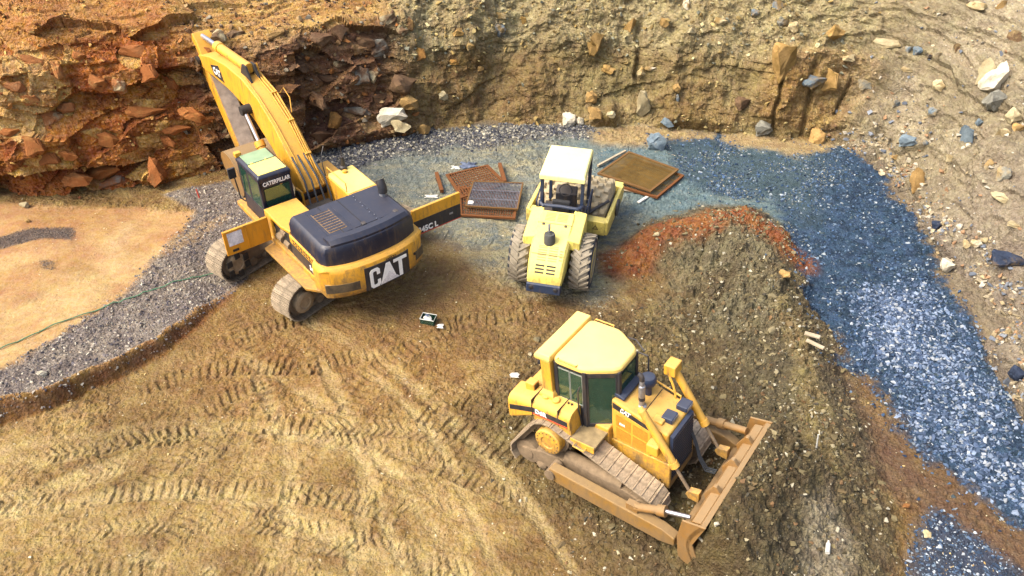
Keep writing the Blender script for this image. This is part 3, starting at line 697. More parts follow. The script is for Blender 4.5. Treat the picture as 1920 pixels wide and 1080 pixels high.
# smooth normals of the face, for setting stones into it
gs = np.stack([np.gradient(a, axis=0) for a in (WX, WY, WZ)], -1); gt = np.stack([np.gradient(a, axis=1) for a in (WX, WY, WZ)], -1)
WN = np.cross(gt, gs); WN /= np.linalg.norm(WN, axis=2)[..., None]+1e-9
if WN[NS//3, 20, 1] > 0: WN = -WN                # towards the yard
WNr = WN.reshape(-1, 3)
WPX, WPY, WPD = project(WV[:,0], WV[:,1], WV[:,2])
FPX, FPY, FPD = project(XX.ravel(), YY.ravel(), FZ)
def hit(px, py, r=4.0):
    """first surface point seen in this direction, its normal, its distance and whether it is on the wall"""
    best = None
    m = np.where((np.abs(WPX-px) < r) & (np.abs(WPY-py) < r) & (WPD > 1))[0]
    if len(m): i = m[np.argmin(WPD[m])]; best = (WV[i].copy(), WNr[i].copy(), WPD[i], True)
    m = np.where((np.abs(FPX-px) < r) & (np.abs(FPY-py) < r) & (FPD > 1))[0]
    if len(m):
        i = m[np.argmin(FPD[m])]
        if best is None or FPD[i] < best[2]: best = (np.array([XX.ravel()[i], YY.ravel()[i], FZ[i]]), np.array([0,0,1.]), FPD[i], False)
    return best
# ================================================================== MACHINE MATERIALS
M_YEL_D = mat_paint('dozer_yellow', srgb(246,184,58,.64), dust=(.34,.25,.12), amt=.62, mud=.9, mudz=(.35,1.9), chips=.75, grime=1.0)
M_YEL_E = mat_paint('excavator_yellow', srgb(246,178,44,.64), amt=.46, mud=.8, mudz=(.8,2.1), chips=.8, grime=1.0)
M_YEL_R = mat_paint('roller_yellow', srgb(252,230,112,.70), dust=(.48,.39,.19), amt=.45, mud=.6, mudz=(.3,1.4), chips=.3, grime=.75)
M_ARM = mat_paint('muddy_arm_paint', srgb(184,136,58,.5), dust=(.20,.15,.08), amt=.95, mud=.9, mudz=(0,1.3), chips=.7, grime=.9)
M_YEL_DR = mat_paint('pale_roof_yellow', srgb(252,214,112,.72), dust=(.52,.40,.2), amt=.5, grime=.15)
M_BLADE = mat_paint('worn_blade_paint', srgb(180,132,68,.5), dust=(.20,.15,.085), amt=.9, mud=.7, mudz=(0,1.4), chips=.5, grime=.8)
M_BLACK = mat_paint('black_paint', (.014,.016,.022), dust=(.16,.12,.08), amt=.30, rough=.38)
M_HOOD = mat_paint('dark_hood_paint', (.007,.011,.026), dust=(.15,.13,.115), amt=.16, rough=.3)
M_BLUEBK = mat_paint('blue_black_paint', (.012,.024,.055), dust=(.12,.11,.10), amt=.25, rough=.4)
M_SHOE = mat_plain('dusty_track_steel', (.28,.215,.14), rough=.85, var=.6, scale=9, bmp=.35, metal=.15)
M_SHOE_E = mat_plain('dirty_track_steel', (.21,.165,.11), rough=.85, var=.6, scale=6, bmp=.35, metal=.15)
M_MUD = mat_plain('mud_caked_steel', (.155,.11,.065), rough=.95, var=.4, scale=7, bmp=.7, dist=.03)
M_DARK = mat_plain('grease_and_opening_shade', (.018,.016,.014), rough=.7, var=.4)  # greasy parts and joints; also painted shade for openings, slots and recesses
M_CHROME = mat_plain('chrome_rod', (.42,.42,.44), rough=.38, metal=.9, var=.15, bmp=.02)
M_STEEL = mat_plain('exhaust_steel', (.30,.31,.33), rough=.4, metal=.7, var=.35, scale=14, bmp=.05)
M_GLASS = mat_glass('cab_glass')
M_GLASSG = mat_glass('green_roof_glass', (.25,.42,.28))
M_WHITE = mat_plain('white_decal', (.74,.72,.66), rough=.6, var=.12, bmp=.05)
M_RUBBER = mat_plain('dusty_tyre_rubber', (.21,.18,.125), rough=.9, var=.5, scale=5, bmp=.4, col2=(.32,.275,.20))
M_RUBBERD = mat_plain('dark_sidewall', (.022,.026,.034), rough=.8, var=.4, scale=5)
M_SEAT = mat_plain('seat_cloth', (.02,.02,.022), rough=.9)
M_HOSE = mat_plain('hose_rubber', (.03,.035,.04), rough=.6)
M_GREENR = mat_plain('green_roof_panel', (.19,.27,.15), rough=.45, var=.2, scale=3)
M_RED = mat_plain('red_stripe', (.42,.05,.03), rough=.6)
M_GREYP = mat_plain('pale_sticker', (.55,.52,.50), rough=.7, var=.5, scale=22)

def logo_cat(parent, p, right, up, h, backing=None, skew=.0, pad=.12):
    """three heavy letters with a white triangle under the middle one"""
    b = MB(); t = .006
    def L(polys):
        for q in polys: b.prism([((x+y*skew)*h, y*h) for x, y in q], 'z', 0, t)
    L([[(0,.12),(.1,0),(.42,0),(.52,.12),(.52,.36),(.36,.36),(.36,.2),(.32,.15),(.2,.15),(.16,.2),(.16,.8),(.2,.85),(.32,.85),(.36,.8),(.36,.64),(.52,.64),(.52,.88),(.42,1),(.1,1),(0,.88)]])
    L([[(.50,0),(.86,1),(1.06,1),(1.36,0),(1.17,0),(1.08,.3),(.95,.45),(.84,.3),(.70,0)]])
    L([[(1.24,.84),(1.24,1),(1.94,1),(1.94,.84),(1.68,.84),(1.68,0),(1.50,0),(1.50,.84)]])
    o = b.build('logo_letters', M_WHITE, parent); o.matrix_local = frame_matrix(Vector(p)-Vector(right).normalized()*h*.97-Vector(up).normalized()*h*.5, right, up)
    return o
def belt(circles, pitch):
    """closed belt round circles (x,z,r): points and tangents, evenly spaced"""
    pts = []
    for cx, cz, r in circles:
        for i in range(180):
            a = 2*math.pi*i/180; pts.append((cx+r*math.cos(a), cz+r*math.sin(a)))
    pts = sorted(set(pts))
    def half(ps):
        o = []
        for p in ps:
            while len(o) > 1 and (o[-1][0]-o[-2][0])*(p[1]-o[-2][1])-(o[-1][1]-o[-2][1])*(p[0]-o[-2][0]) <= 0: o.pop()
            o.append(p)
        return o
    lo = half(pts); hi = half(pts[::-1]); hull = np.array(lo[:-1]+hi[:-1]+[lo[0]])
    L = np.r_[0, np.cumsum(np.hypot(*np.diff(hull, axis=0).T))]; n = round(L[-1]/pitch)
    s = np.linspace(0, L[-1], n, endpoint=False); e = .01
    f = lambda q: np.c_[np.interp(q % L[-1], L, hull[:,0]), np.interp(q % L[-1], L, hull[:,1])]
    a = f(s); tn = f(s+e)-f(s-e); tn /= np.linalg.norm(tn, axis=1)[:,None]
    return a, tn, L[-1]/n, f, L[-1]
def make_track(parent, circles, y0, y1, pitch, bars, T=None, name='track', shoe=None):
    """a track: link chain (the part) carrying every shoe as its own piece"""
    T = T or Matrix.Identity(4)
    a, tn, p, f, L = belt(circles, pitch); yc = (y0+y1)/2; hw = (y1-y0)/2
    ch = MB(); q = np.linspace(0, L, 140, endpoint=False); A = f(q); B = f(q+.01)-A; B /= np.linalg.norm(B, axis=1)[:,None]; n = len(q)
    rings = []
    for i in range(n):
        inn = Vector((-B[i][1], 0, B[i][0])); P = Vector((A[i][0], 0, A[i][1]))
        pts = []
        for yy, k in ((yc-.11,.0),(yc+.11,.0),(yc+.11,.10),(yc-.11,.10)):
            v = P+inn*k; pts.append((v.x, yy, v.z))
        rings.append(pts)
    vs = [v for r in rings for v in r]; fs = [(i*4+j, i*4+(j+1)%4, ((i+1)%n)*4+(j+1)%4, ((i+1)%n)*4+j) for i in range(n) for j in range(4)]
    ch.add(vs, fs, T); tr = ch.build(name, M_MUD, parent, smooth=True)
    sh = MB(); sh.box(-p*.49, p*.49, -hw, hw, 0, .028)
    for bx in bars: sh.prism([(bx-.014,.026),(bx+.014,.026),(bx+.008,.050),(bx-.008,.050)], 'y', -hw*1.0, hw*1.0)
    for sx in (-.3, .3):
        for sy in (-.12, .12): sh.cyl((sx*p*.5, sy, .024), (sx*p*.5, sy, .036), .016, n=6)
    mesh = sh.mesh('track_shoe', shoe or M_SHOE)
    for i in range(len(a)):
        t = Vector((tn[i][0], 0, tn[i][1])); out = Vector((tn[i][1], 0, -tn[i][0]))
        M = Matrix((t, out.cross(t), out)).transposed().to_4x4(); M.translation = Vector((a[i][0], yc, a[i][1]))
        o = bpy.data.objects.new('track_shoe', mesh); link(o, tr); o.matrix_local = T @ M
    return tr
def pane(parent, quad, mat=None, name='pane', th=.012):
    """a glass pane through four corner points, with thickness"""
    q = [Vector(p) for p in quad]; n = (q[1]-q[0]).cross(q[3]-q[0]).normalized()*th
    return MB().hexa([*q, *[p+n for p in q]]).build(name, mat or M_GLASS, parent)
def frame_ring(mb, quad, wd, th):
    """a flat rim inside a quad"""
    q = [Vector(p) for p in quad]; c = sum(q, Vector())/4; n = (q[1]-q[0]).cross(q[3]-q[0]).normalized()*th
    for i in range(4):
        a, b = q[i], q[(i+1)%4]
        ia = a+(c-a).normalized()*wd*1.4; ib = b+(c-b).normalized()*wd*1.4
        mb.hexa([a-n, b-n, ib-n, ia-n, a+n, b+n, ib+n, ia+n])
def quad_uv(q, u, v):
    q = [Vector(p) for p in q]; return (q[0]*(1-u)+q[1]*u)*(1-v)+(q[3]*(1-u)+q[2]*u)*v
def sub_quad(q, u0, u1, v0, v1, off=0):
    Q = [Vector(p) for p in q]; n = (Q[1]-Q[0]).cross(Q[3]-Q[0]).normalized()*off
    return [quad_uv(q,u0,v0)+n, quad_uv(q,u1,v0)+n, quad_uv(q,u1,v1)+n, quad_uv(q,u0,v1)+n]

# ================================================================== BULLDOZER  (x forward, y left, z up)
def make_dozer():
    T = empty('bulldozer', DOZ_POS); T.rotation_euler = (Matrix.Rotation(DOZ_HD, 3, 'Z') @ Matrix.Rotation(-DOZ_PITCH, 3, 'Y')).to_euler()
    tag(T, 'yellow crawler bulldozer with a wide front blade, nearest machine to the viewer', 'bulldozer')
    circ = [(-1.30,.42,.36), (1.48,.44,.38), (-.66,1.15,.47)]
    for sg in (-1, 1):
        y0, y1 = sorted((sg*.66, sg*1.22)); yo = sg*1.02
        make_track(T, circ, y0, y1, .203, (.07,))
        fr = MB(); fr.prism([(-1.30,.24),(1.35,.24),(1.55,.36),(1.5,.55),(1.1,.66),(-.2,.70),(-.9,.66),(-1.4,.52)], 'y', *sorted((sg*.78, sg*1.13)))
        f = fr.build('track_frame', M_MUD, T, bevel=.03)
        MB().cyl((-.35,sg*.98,.70),(1.02,sg*.98,.66),.15,n=18).build('recoil_housing', M_MUD, f, smooth=True)
        for rx in (-.95,-.55,-.15,.25,.65,1.05): MB().lathe((rx,sg*.76,.21),(0,sg,0),[(0,.0),(0,.13),(.36,.13),(.40,.07),(.42,0)],n=14).build('track_roller', M_MUD, f, smooth=True)
        for (cx,cz,r) in circ[:2]:
            MB().lathe((cx,sg*.78,cz),(0,sg,0),[(0,0),(0,r-.06),(.32,r-.06),(.33,.17),(.37,.15),(.38,0)],n=22).build('idler_wheel', M_MUD, T, smooth=True)
        cx, cz, r = circ[2]
        sp = MB().lathe((cx,sg*.80,cz),(0,sg,0),[(0,0),(0,.40),(.22,.40),(.22,0)],n=28)
        for k in range(13):
            a = 2*math.pi*k/13; sp.box(.38,.455,-.04,.04,-.03,.03, Matrix.Translation((cx,sg*.92,cz)) @ Matrix.Rotation(-a,4,'Y'))
        sp = sp.build('drive_sprocket', M_MUD, T, smooth=True)
        hub = MB().lathe((cx,sg*1.0,cz),(0,sg,0),[(0,0),(0,.315),(.20,.315),(.225,.295),(.235,.16),(.215,.14),(.215,0)],n=32).build('final_drive_cover', M_YEL_D, sp, smooth=True)
        bmesh_ = MB().cyl((0,0,0),(0,sg*.022,0),.017,n=6).mesh('bolt', M_YEL_D)
        for k in range(16):
            a = 2*math.pi*k/16; o = bpy.data.objects.new('bolt', bmesh_); link(o, sp); o.location = (cx+.255*math.cos(a),sg*1.222,cz+.255*math.sin(a))
        # push arm
        y0, y1 = sorted((sg*1.31, sg*1.53))
        pa = MB().prism([(-.55,.58),(-.42,.80),(0,.77),(2.15,.60),(2.42,.48),(2.42,.28),(2.1,.22),(.3,.36),(-.3,.44)], 'y', y0, y1).build('push_arm', M_ARM, T, bevel=.025)
        MB().cyl((-.42,sg*1.20,.62),(-.42,sg*1.575,.62),.12,n=18).build('trunnion', M_MUD, pa, smooth=True)
        br = MB().cyl((1.52,sg*1.42,.74),(2.12,sg*1.34,.92),.085,n=14); br.cyl((1.98,sg*1.36,.88),(2.14,sg*1.34,.925),.115,n=14)
        br.box(1.35,1.6,sg*1.42-.07,sg*1.42+.07,.66,.82); br.build('tilt_brace', M_BLADE, T, smooth=True)
        MB().cyl((2.12,sg*1.34,.92),(2.62,sg*1.30,1.03),.045 if sg < 0 else .08,n=12).build('brace_rod', M_CHROME if sg < 0 else M_BLADE, T, smooth=True)
    # blade: curved mouldboard with end bits, top beam, lugs
    zs = np.linspace(-.06, 1.16, 13); prof = [(2.90-.34*math.sin(math.pi*min(1,(z+.06)/1.30))**.9*1.0 + (.02 if z > 1 else 0), z) for z in zs]
    prof = [(2.90 + .10*(z+.06)/1.22 - .22*math.sin(math.pi*(z+.06)/1.22), z) for z in zs]
    back = [(x-.045-.05*(i/12), z) for i, (x, z) in enumerate(prof)][::-1]
    yR, yL = -1.52, 1.66
    bl = MB().prism(prof+back, 'y', yR, yL).build('blade', M_BLADE, T, smooth=True)
    MB().prism([(2.88,1.12),(2.70,1.08),(2.60,.84),(2.72,.78)], 'y', yR+.12, yL-.12).build('top_beam', M_BLADE, bl, bevel=.02)
    MB().prism([(2.60,.42),(2.36,.40),(2.38,.22),(2.70,.10)], 'y', yR+.1, yL-.1).build('bottom_beam', M_BLADE, bl, bevel=.02)
    MB().prism([(2.90,-.10),(2.94,-.09),(2.86,.10),(2.80,.10)], 'y', yR+.02, yL-.02).build('cutting_edge', M_STEEL, bl)
    for yy in (yR, yL):
        s = 1 if yy > 0 else -1
        MB().prism([(2.92,-.10),(2.96,.02),(2.78,.55),(3.02,1.20),(2.55,1.12),(2.46,.6),(2.50,.05),(2.66,-.08)], 'y', *sorted((yy, yy-s*.045))).build('end_plate', M_BLADE, bl, bevel=.01)
    for yy in (-.55, .25, .95):
        MB().prism([(2.90,1.12),(2.80,1.27),(2.74,1.27),(2.56,.95),(2.6,.8)], 'y', yy-.05, yy+.05).build('gusset', M_BLADE, bl, bevel=.012)
    for yy in (-.62, .70): MB().prism([(2.50,.98),(2.28,.94),(2.22,.84),(2.28,.74),(2.5,.72)], 'y', yy-.07, yy+.07).build('lift_lug', M_YEL_D, bl, bevel=.01)
    # body
    hood = MB().hexa([(.46,-.50,1.25),(1.72,-.50,1.20),(1.72,.50,1.20),(.46,.50,1.25),(.46,-.50,2.34),(1.72,-.50,1.98),(1.72,.50,1.98),(.46,.50,2.34)]).build('engine_hood', M_YEL_D, T, bevel=.05, seg=3)
    MB().hexa([(.3,-.505,.62),(1.80,-.53,.52),(1.80,.53,.52),(.3,.505,.62),(.3,-.505,1.26),(1.80,-.53,1.22),(1.80,.53,1.22),(.3,.505,1.26)]).build('belly_frame', M_YEL_D, T, bevel=.03)
    gr = MB().hexa([(1.73,-.47,.72),(1.80,-.47,.72),(1.80,.47,.72),(1.73,.47,.72),(1.73,-.44,1.93),(1.80,-.44,1.90),(1.80,.44,1.90),(1.73,.44,1.93)]).build('radiator_grille', M_BLUEBK, T)
    sl = MB()
    for k in range(14): sl.box(1.80,1.815,-.43,.43,.80+k*.078,.83+k*.078)
    sl.build('grille_bars', M_BLACK, gr)
    for sg in (-1, 1):
        q = [(.52,sg*.502,1.30),(1.36,sg*.502,1.22),(1.36,sg*.502,1.90),(.52,sg*.502,2.10)]
        if sg > 0: q = [q[1], q[0], q[3], q[2]]
        pq = sub_quad(q,0,1,0,1,.012); dm = MB(); dm.hexa([*q, *pq]); d = dm.build('side_door', M_YEL_D, T, bevel=.008)
        for u in (.07,.52):
            for v in (.08,.52):
                MB().hexa([*sub_quad(q,u,u+.40,v,v+.38,.012), *sub_quad(q,u,u+.40,v,v+.38,.017)]).build('mesh_panel', M_PERF, d)
        st = [(.50,sg*.502,2.14),(1.52,sg*.502,1.86),(1.52,sg*.502,1.94),(.50,sg*.502,2.28)]
        if sg > 0: st = [st[1], st[0], st[3], st[2]]
        MB().hexa([*sub_quad(st,0,1,0,1,.0), *sub_quad(st,0,1,0,1,.008)]).build('hood_stripe', M_BLACK, hood)
    logo_cat(T, (.78,-.512,2.135), (1,0,-.27), (.1,0,1), .115)
    # hood top fittings
    MB().prism([(.50,2.34),(.30,2.40),(.30,2.46),(.46,2.46),(.70,2.36),(.70,2.30)], 'y', -.40, .42).build('cowl_box', M_BLUEBK, T, bevel=.02)
    ex = MB().lathe((.98,-.20,2.14),(0,0,1),[(0,.0),(0,.10),(.05,.10),(.07,.06),(.26,.06),(.28,.066),(.56,.066),(.58,.05),(.72,.05)],n=18).build('exhaust_stack', M_STEEL, T, smooth=True)
    MB().tube([(.98,-.20,2.84),(.98,-.20,2.90),(.955,-.20,2.95),(.90,-.20,2.98)],.052,n=14).build('exhaust_tip', M_BLACK, ex, smooth=True)
    MB().cyl((.98,-.20,2.34),(.98,-.20,2.42),.068,n=18).build('exhaust_band', M_BLACK, ex, smooth=True)
    pc = MB().lathe((.92,.16,2.15),(0,0,1),[(0,.0),(0,.08),(.30,.08),(.31,.15),(.36,.17),(.44,.17),(.50,.14),(.52,.05),(.52,0)],n=24).build('air_precleaner', M_BLUEBK, T, smooth=True)
    MB().tube([(.85,.44,2.22),(.85,.47,2.33),(1.5,.47,2.14),(1.5,.44,2.03)],.02,n=8).build('hood_handrail', M_YEL_D, T, smooth=True)
    for yy, xx in ((-.10,1.52),(.34,1.62)):
        l = MB().box(xx-.10,xx+.14,yy-.14,yy+.14,2.02,2.14).build('work_light', M_BLUEBK, T, bevel=.02)
        MB().box(xx+.14,xx+.146,yy-.12,yy+.12,2.04,2.12).build('lens', M_STEEL, l)
    MB().box(1.30,1.52,-.38,-.16,1.99,2.11).build('valve_block', M_YEL_D, T, bevel=.03)
    # lift cylinders in yokes at the hood's front corners
    for sg in (-1, 1):
        yy = sg*.62+.02; y_b = -.62 if sg < 0 else .70
        top = Vector((1.20, yy, 2.48)) if sg < 0 else Vector((1.24, yy+.02, 2.60)); end = Vector((2.30, y_b, .84)); d = (end-top).normalized(); ln_ = (end-top).length
        MB().box(1.36,1.62,*sorted((sg*.50,sg*.73)),1.52,1.78).build('cylinder_yoke', M_YEL_D, T, bevel=.03)
        cy_ = MB().cyl(top, top+d*ln_*.66, .082, n=18); cy_.cyl(top+d*ln_*.62, top+d*ln_*.68, .098, n=18); cy_.cyl(top, top-d*.07, .082, .05, n=18)
        c = cy_.build('lift_cylinder', M_YEL_D, T, smooth=True)
        MB().cyl(top+d*ln_*.66, end, .036, n=12).build('cylinder_rod', M_MUD, c, smooth=True)
        if sg > 0:
            MB().box(1.08,1.34,yy-.15,yy+.17,2.52,2.78).build('cylinder_guard', M_YEL_D, c, bevel=.03)
            MB().tube([(1.2,yy-.13,2.54),(1.32,yy-.17,2.35),(1.38,yy-.18,2.15),(1.40,yy-.22,2.02)],.025,n=8).build('hose', M_YEL_D, c, smooth=True)
    for k in range(3):
        MB().tube([(1.80,.38+.03*k,1.35),(1.9,.40+.03*k,1.05),(2.02,.34+.04*k,.75),(2.2,.28+.05*k,.55),(2.42,.26+.05*k,.62)],.016,n=6).build('hose', M_HOSE, T, smooth=True)
    # rear body, tanks
    MB().box(-1.45,.46,-.62,.62,.80,1.60).build('rear_case', M_YEL_D, T, bevel=.03)
    for sg in (-1, 1):
        y0, y1 = sg*.60, sg*1.08
        y1 = sg*1.12; pr = arc_pts([(y0,1.62),(y1,1.64),(y1,1.94),(y1-sg*.10,2.05),(y0,2.08)], .06, 4)
        tk = MB().prism(pr, 'x', -1.06, -.14).build('fuel_tank' if sg < 0 else 'battery_box', M_YEL_D, T, bevel=.015)
        def fr_(x, zb, zt): return [(x, *p) for p in arc_pts([(y0,zb),(y1,zb+.02),(y1,zt-.13),(y1-sg*.10,zt-.02),(y0,zt)], .06, 4)]
        MB().loft([fr_(-1.70,1.30,1.92), fr_(-1.66,1.28,1.96), fr_(-1.07,1.60,2.05)]).build('rear_fender', M_YEL_D, T, bevel=.02)
        MB().hexa([(-1.06,y0,1.50),(-.14,y0,1.40),(-.14,y1*.97,1.40),(-1.06,y1*.97,1.52),(-1.06,y0,1.63),(-.14,y0,1.63),(-.14,y1*.97,1.63),(-1.06,y1*.97,1.63)]).build('fender_skirt', M_YEL_D, T, bevel=.01)
        if sg < 0:
            MB().hexa([(-1.655,y1-.008,1.55),(-1.08,y1-.008,1.74),(-1.08,y1,1.74),(-1.655,y1,1.55),(-1.655,y1-.008,1.68),(-1.08,y1-.008,1.87),(-1.08,y1,1.87),(-1.655,y1,1.68)]).build('side_stripe', M_BLACK, T)
            MB().box(-1.05,-.20,y1-.008,y1,1.75,1.88).build('side_stripe', M_BLACK, T)
            MB().box(-1.05,-.20,y1-.010,y1,1.71,1.735).build('red_line', M_RED, T)
            put_text('D6R', .15, M_WHITE, T, (-.84,y1-.013,1.815), (1,0,0), (0,0,1), bold=.006)
            for xx in (-.86,-.62): MB().lathe((xx,-.86,2.05),(0,0,1),[(0,.0),(0,.085),(.045,.085),(.06,.07),(.06,0)],n=18).build('filler_cap', M_YEL_D, tk, smooth=True)
            for xx in (-.36,-.28): MB().cyl((xx,-.80,2.06),(xx,-.80,2.095),.022,n=10).build('bolt', M_DARK, tk)
            bx = MB().box(-1.42,-1.20,-.82,-.62,1.96,2.18).build('rear_lamp_box', M_YEL_D, T, bevel=.02)
            MB().box(-1.26,-1.196,-.79,-.65,2.0,2.14).build('lamp', M_BLACK, bx)
        stp = MB().prism([(-.12,1.44),(.44,1.44),(.44,1.50),(-.12,1.50)], 'y', *sorted((sg*.52, sg*1.16))).build('step_plate', M_STEPD, T, bevel=.01)
        MB().box(-.12,.44,*sorted((sg*1.14,sg*1.165)),1.36,1.53).build('step_lip', M_YEL_D, stp, bevel=.008)
        MB().tube([(.0,sg*1.17,1.46),(.0,sg*1.25,1.44),(.26,sg*1.25,1.42),(.26,sg*1.17,1.44)],.016,n=6).build('step_handle', M_YEL_D, stp, smooth=True)
    MB().box(-1.5,-.1,-.60,.60,1.60,2.0).build('rear_deck', M_YEL_D, T, bevel=.03)
    for xx in (-1.065, -.42): MB().box(xx-.006,xx+.006,-1.125,-.62,1.66,2.0835).build('panel_seam', M_DARK, T)
    for xx, zz in ((.48,2.335),(1.1,2.16)): MB().box(xx-.006,xx+.006,-.44,.44,zz-.02,zz+.008).build('panel_seam', M_DARK, hood)
    for k in range(6): MB().cyl((.6+.2*k,-.535,.72+.0*k),(.6+.2*k,-.55,.72),.02,n=6).build('bolt', M_DARK, T)
    MB().tube([(-.10,-.72,1.5),(-.12,-.80,2.0),(-.12,-.80,2.5),(-.1,-.74,2.6)],.016,n=6).build('grab_rail', M_BLACK, T, smooth=True)
    put_text('D6R', .07, M_WHITE, T, (.72,-.522,1.78), (1,0,-.15), (0,0,1), bold=.002)
    # cab: six-sided, doors on the slanted sides
    pl = [(-.70,-.70),(-.02,-.70),(.56,-.34),(.56,.34),(-.02,.70),(-.70,.70)]
    z0, z1 = 1.52, 2.98
    cab = MB()
    cab.prism([(x*.99,y*.99) for x,y in pl], 'z', z0-.06, z0+.02)
    for (x, y) in pl: cab.box(x*.97-.045,x*.97+.045,y*.97-.045,y*.97+.045,z0,z1)
    n6 = len(pl); C = cab
    for i in range(n6):
        a, b = pl[i], pl[(i+1)%n6]
        q = [(a[0],a[1],z0),(b[0],b[1],z0),(b[0],b[1],z1),(a[0],a[1],z1)]
        if i == 1 or i == 3: continue
        lowv = .33 if i in (0, 4) else .42 if i == 2 else .35
        n = .02; s0 = sub_quad(q,0,1,0,lowv,-n); s1_ = sub_quad(q,0,1,0,lowv,.004); cab.hexa([*s0, *s1_]); 
        s0 = sub_quad(q,0,1,.93,1,-n); s1_ = sub_quad(q,0,1,.93,1,.004); cab.hexa([*s0, *s1_])
    cab = cab.build('cab', M_BLACK, T, bevel=.012)
    for i in range(n6):
        a, b = pl[i], pl[(i+1)%n6]
        q = [(a[0],a[1],z0),(b[0],b[1],z0),(b[0],b[1],z1),(a[0],a[1],z1)]
        if i in (0, 4):
            for u0, u1 in ((.07,.49),(.51,.93)):
                w_ = pane(cab, sub_quad(q,u0,u1,.36,.92,-.006), name='side_window'); fm = MB(); frame_ring(fm, sub_quad(q,u0,u1,.36,.92,.004), .022, .008); fm.build('window_frame', M_WFRAME, w_)
        elif i in (1, 3):
            d = MB(); frame_ring(d, sub_quad(q,.05,.95,.0,.97,.006), .075, .016); d = d.build('door', M_BLACK, cab, bevel=.008)
            pane(d, sub_quad(q,.10,.90,.05,.92,-.002), name='door_glass')
            p = quad_uv(q,.84,.45); MB().box(-.04,.04,-.03,.0,-.02,.02, frame_matrix(p+Vector((.02,-.04 if i == 1 else .04,0)), (1,0,0),(0,0,1))).build('door_handle', M_STEEL, d)
        elif i == 2: pane(cab, sub_quad(q,.08,.92,.43,.93,-.004), name='windscreen')
        else: pane(cab, sub_quad(q,.06,.94,.36,.92,-.004), name='rear_window')
    st = MB().box(-.52,-.02,-.26,.26,1.75,1.98); st.box(-.60,-.46,-.26,.26,1.98,2.62); st.build('seat', M_SEAT, cab, bevel=.05)
    MB().box(.22,.42,-.24,.24,1.6,2.05).build('dashboard', M_BLACK, cab, bevel=.03)
    rp = [(x*1.05,y*1.05) for x, y in pl]; rp[0] = (-.74,-.73); rp[5] = (-.74,.73); rp = arc_pts(rp, .13, 3)
    roof = MB(); roof.loft([[(x,y,2.95) for x,y in rp],[(x,y,3.04) for x,y in rp],[(x*.95,y*.93,3.085) for x,y in rp],[(x*.7,y*.66,3.115) for x,y in rp]]); roof = roof.build('cab_roof', M_YEL_DR, T, bevel=.02, seg=3)
    for sg in (-1, 1):
        MB().tube([(-.62,sg*.64,3.06),(-.62,sg*.74,3.09),(-.18,sg*.74,3.09),(-.18,sg*.64,3.06)],.018,n=8).build('roof_handle', M_YEL_D, roof, smooth=True)
    MB().cyl((.36,-.28,3.05),(.36,-.28,3.085),.02,n=8).build('roof_plug', M_DARK, roof)
    rops = MB().loft([[(-1.12,y*.80,z_) for y, z_ in ()] or [(-1.14,-.80,2.94),(-.76,-.80,2.94),(-.76,.80,2.94),(-1.14,.80,2.94)], [(-1.15,-.82,3.02),(-.755,-.82,3.02),(-.755,.82,3.02),(-1.15,.82,3.02)], [(-1.10,-.78,3.11),(-.77,-.78,3.11),(-.77,.78,3.11),(-1.10,.78,3.11)]])
    rops = rops.build('rollover_bar', M_YEL_DR, T, bevel=.025)
    for sg in (-1, 1):
        po = MB().loft([[(-1.04,sg*.60,2.02),(-.66,sg*.60,2.02),(-.66,sg*.90,2.02),(-1.04,sg*.90,2.02)],[(-1.02,sg*.61,2.12),(-.68,sg*.61,2.12),(-.68,sg*.88,2.12),(-1.02,sg*.88,2.12)],
                        [(-.98,sg*.64,2.2),(-.74,sg*.64,2.2),(-.74,sg*.80,2.2),(-.98,sg*.80,2.2)],[(-1.0,sg*.62,2.96),(-.76,sg*.62,2.96),(-.76,sg*.80,2.96),(-1.0,sg*.80,2.96)]])
        po = po.build('rollover_post', M_YEL_D, T, bevel=.02)
        MB().box(-1.09,-1.0,sg*.72-.05,sg*.72+.05,2.78,2.88).build('rear_light', M_BLACK, po, bevel=.01)
    MB().tube([(.56,.36,2.98),(.80,.36,2.98),(.82,.36,2.90),(.82,.36,2.44),(.80,.36,2.38),(.62,.36,2.38)],.018,n=8).build('mirror_bracket', M_BLACK, T, smooth=True)
    MB().tube([(.20,.62,3.02),(.42,.58,3.07),(.70,.42,3.0)],.016,n=8).build('grab_rail', M_BLACK, T, smooth=True)
    return T
M_PERF = mat_plain('perforated_yellow_panel', srgb(196,140,40,.7), rough=.7, var=.35, scale=90, bmp=.9, dist=.01)
M_STEPD = mat_plain('dusty_step_plate', (.20,.15,.075), rough=.9, var=.5, scale=6, bmp=.4)
M_WFRAME = mat_plain('grey_window_frame', (.22,.23,.20), rough=.5)
make_dozer()
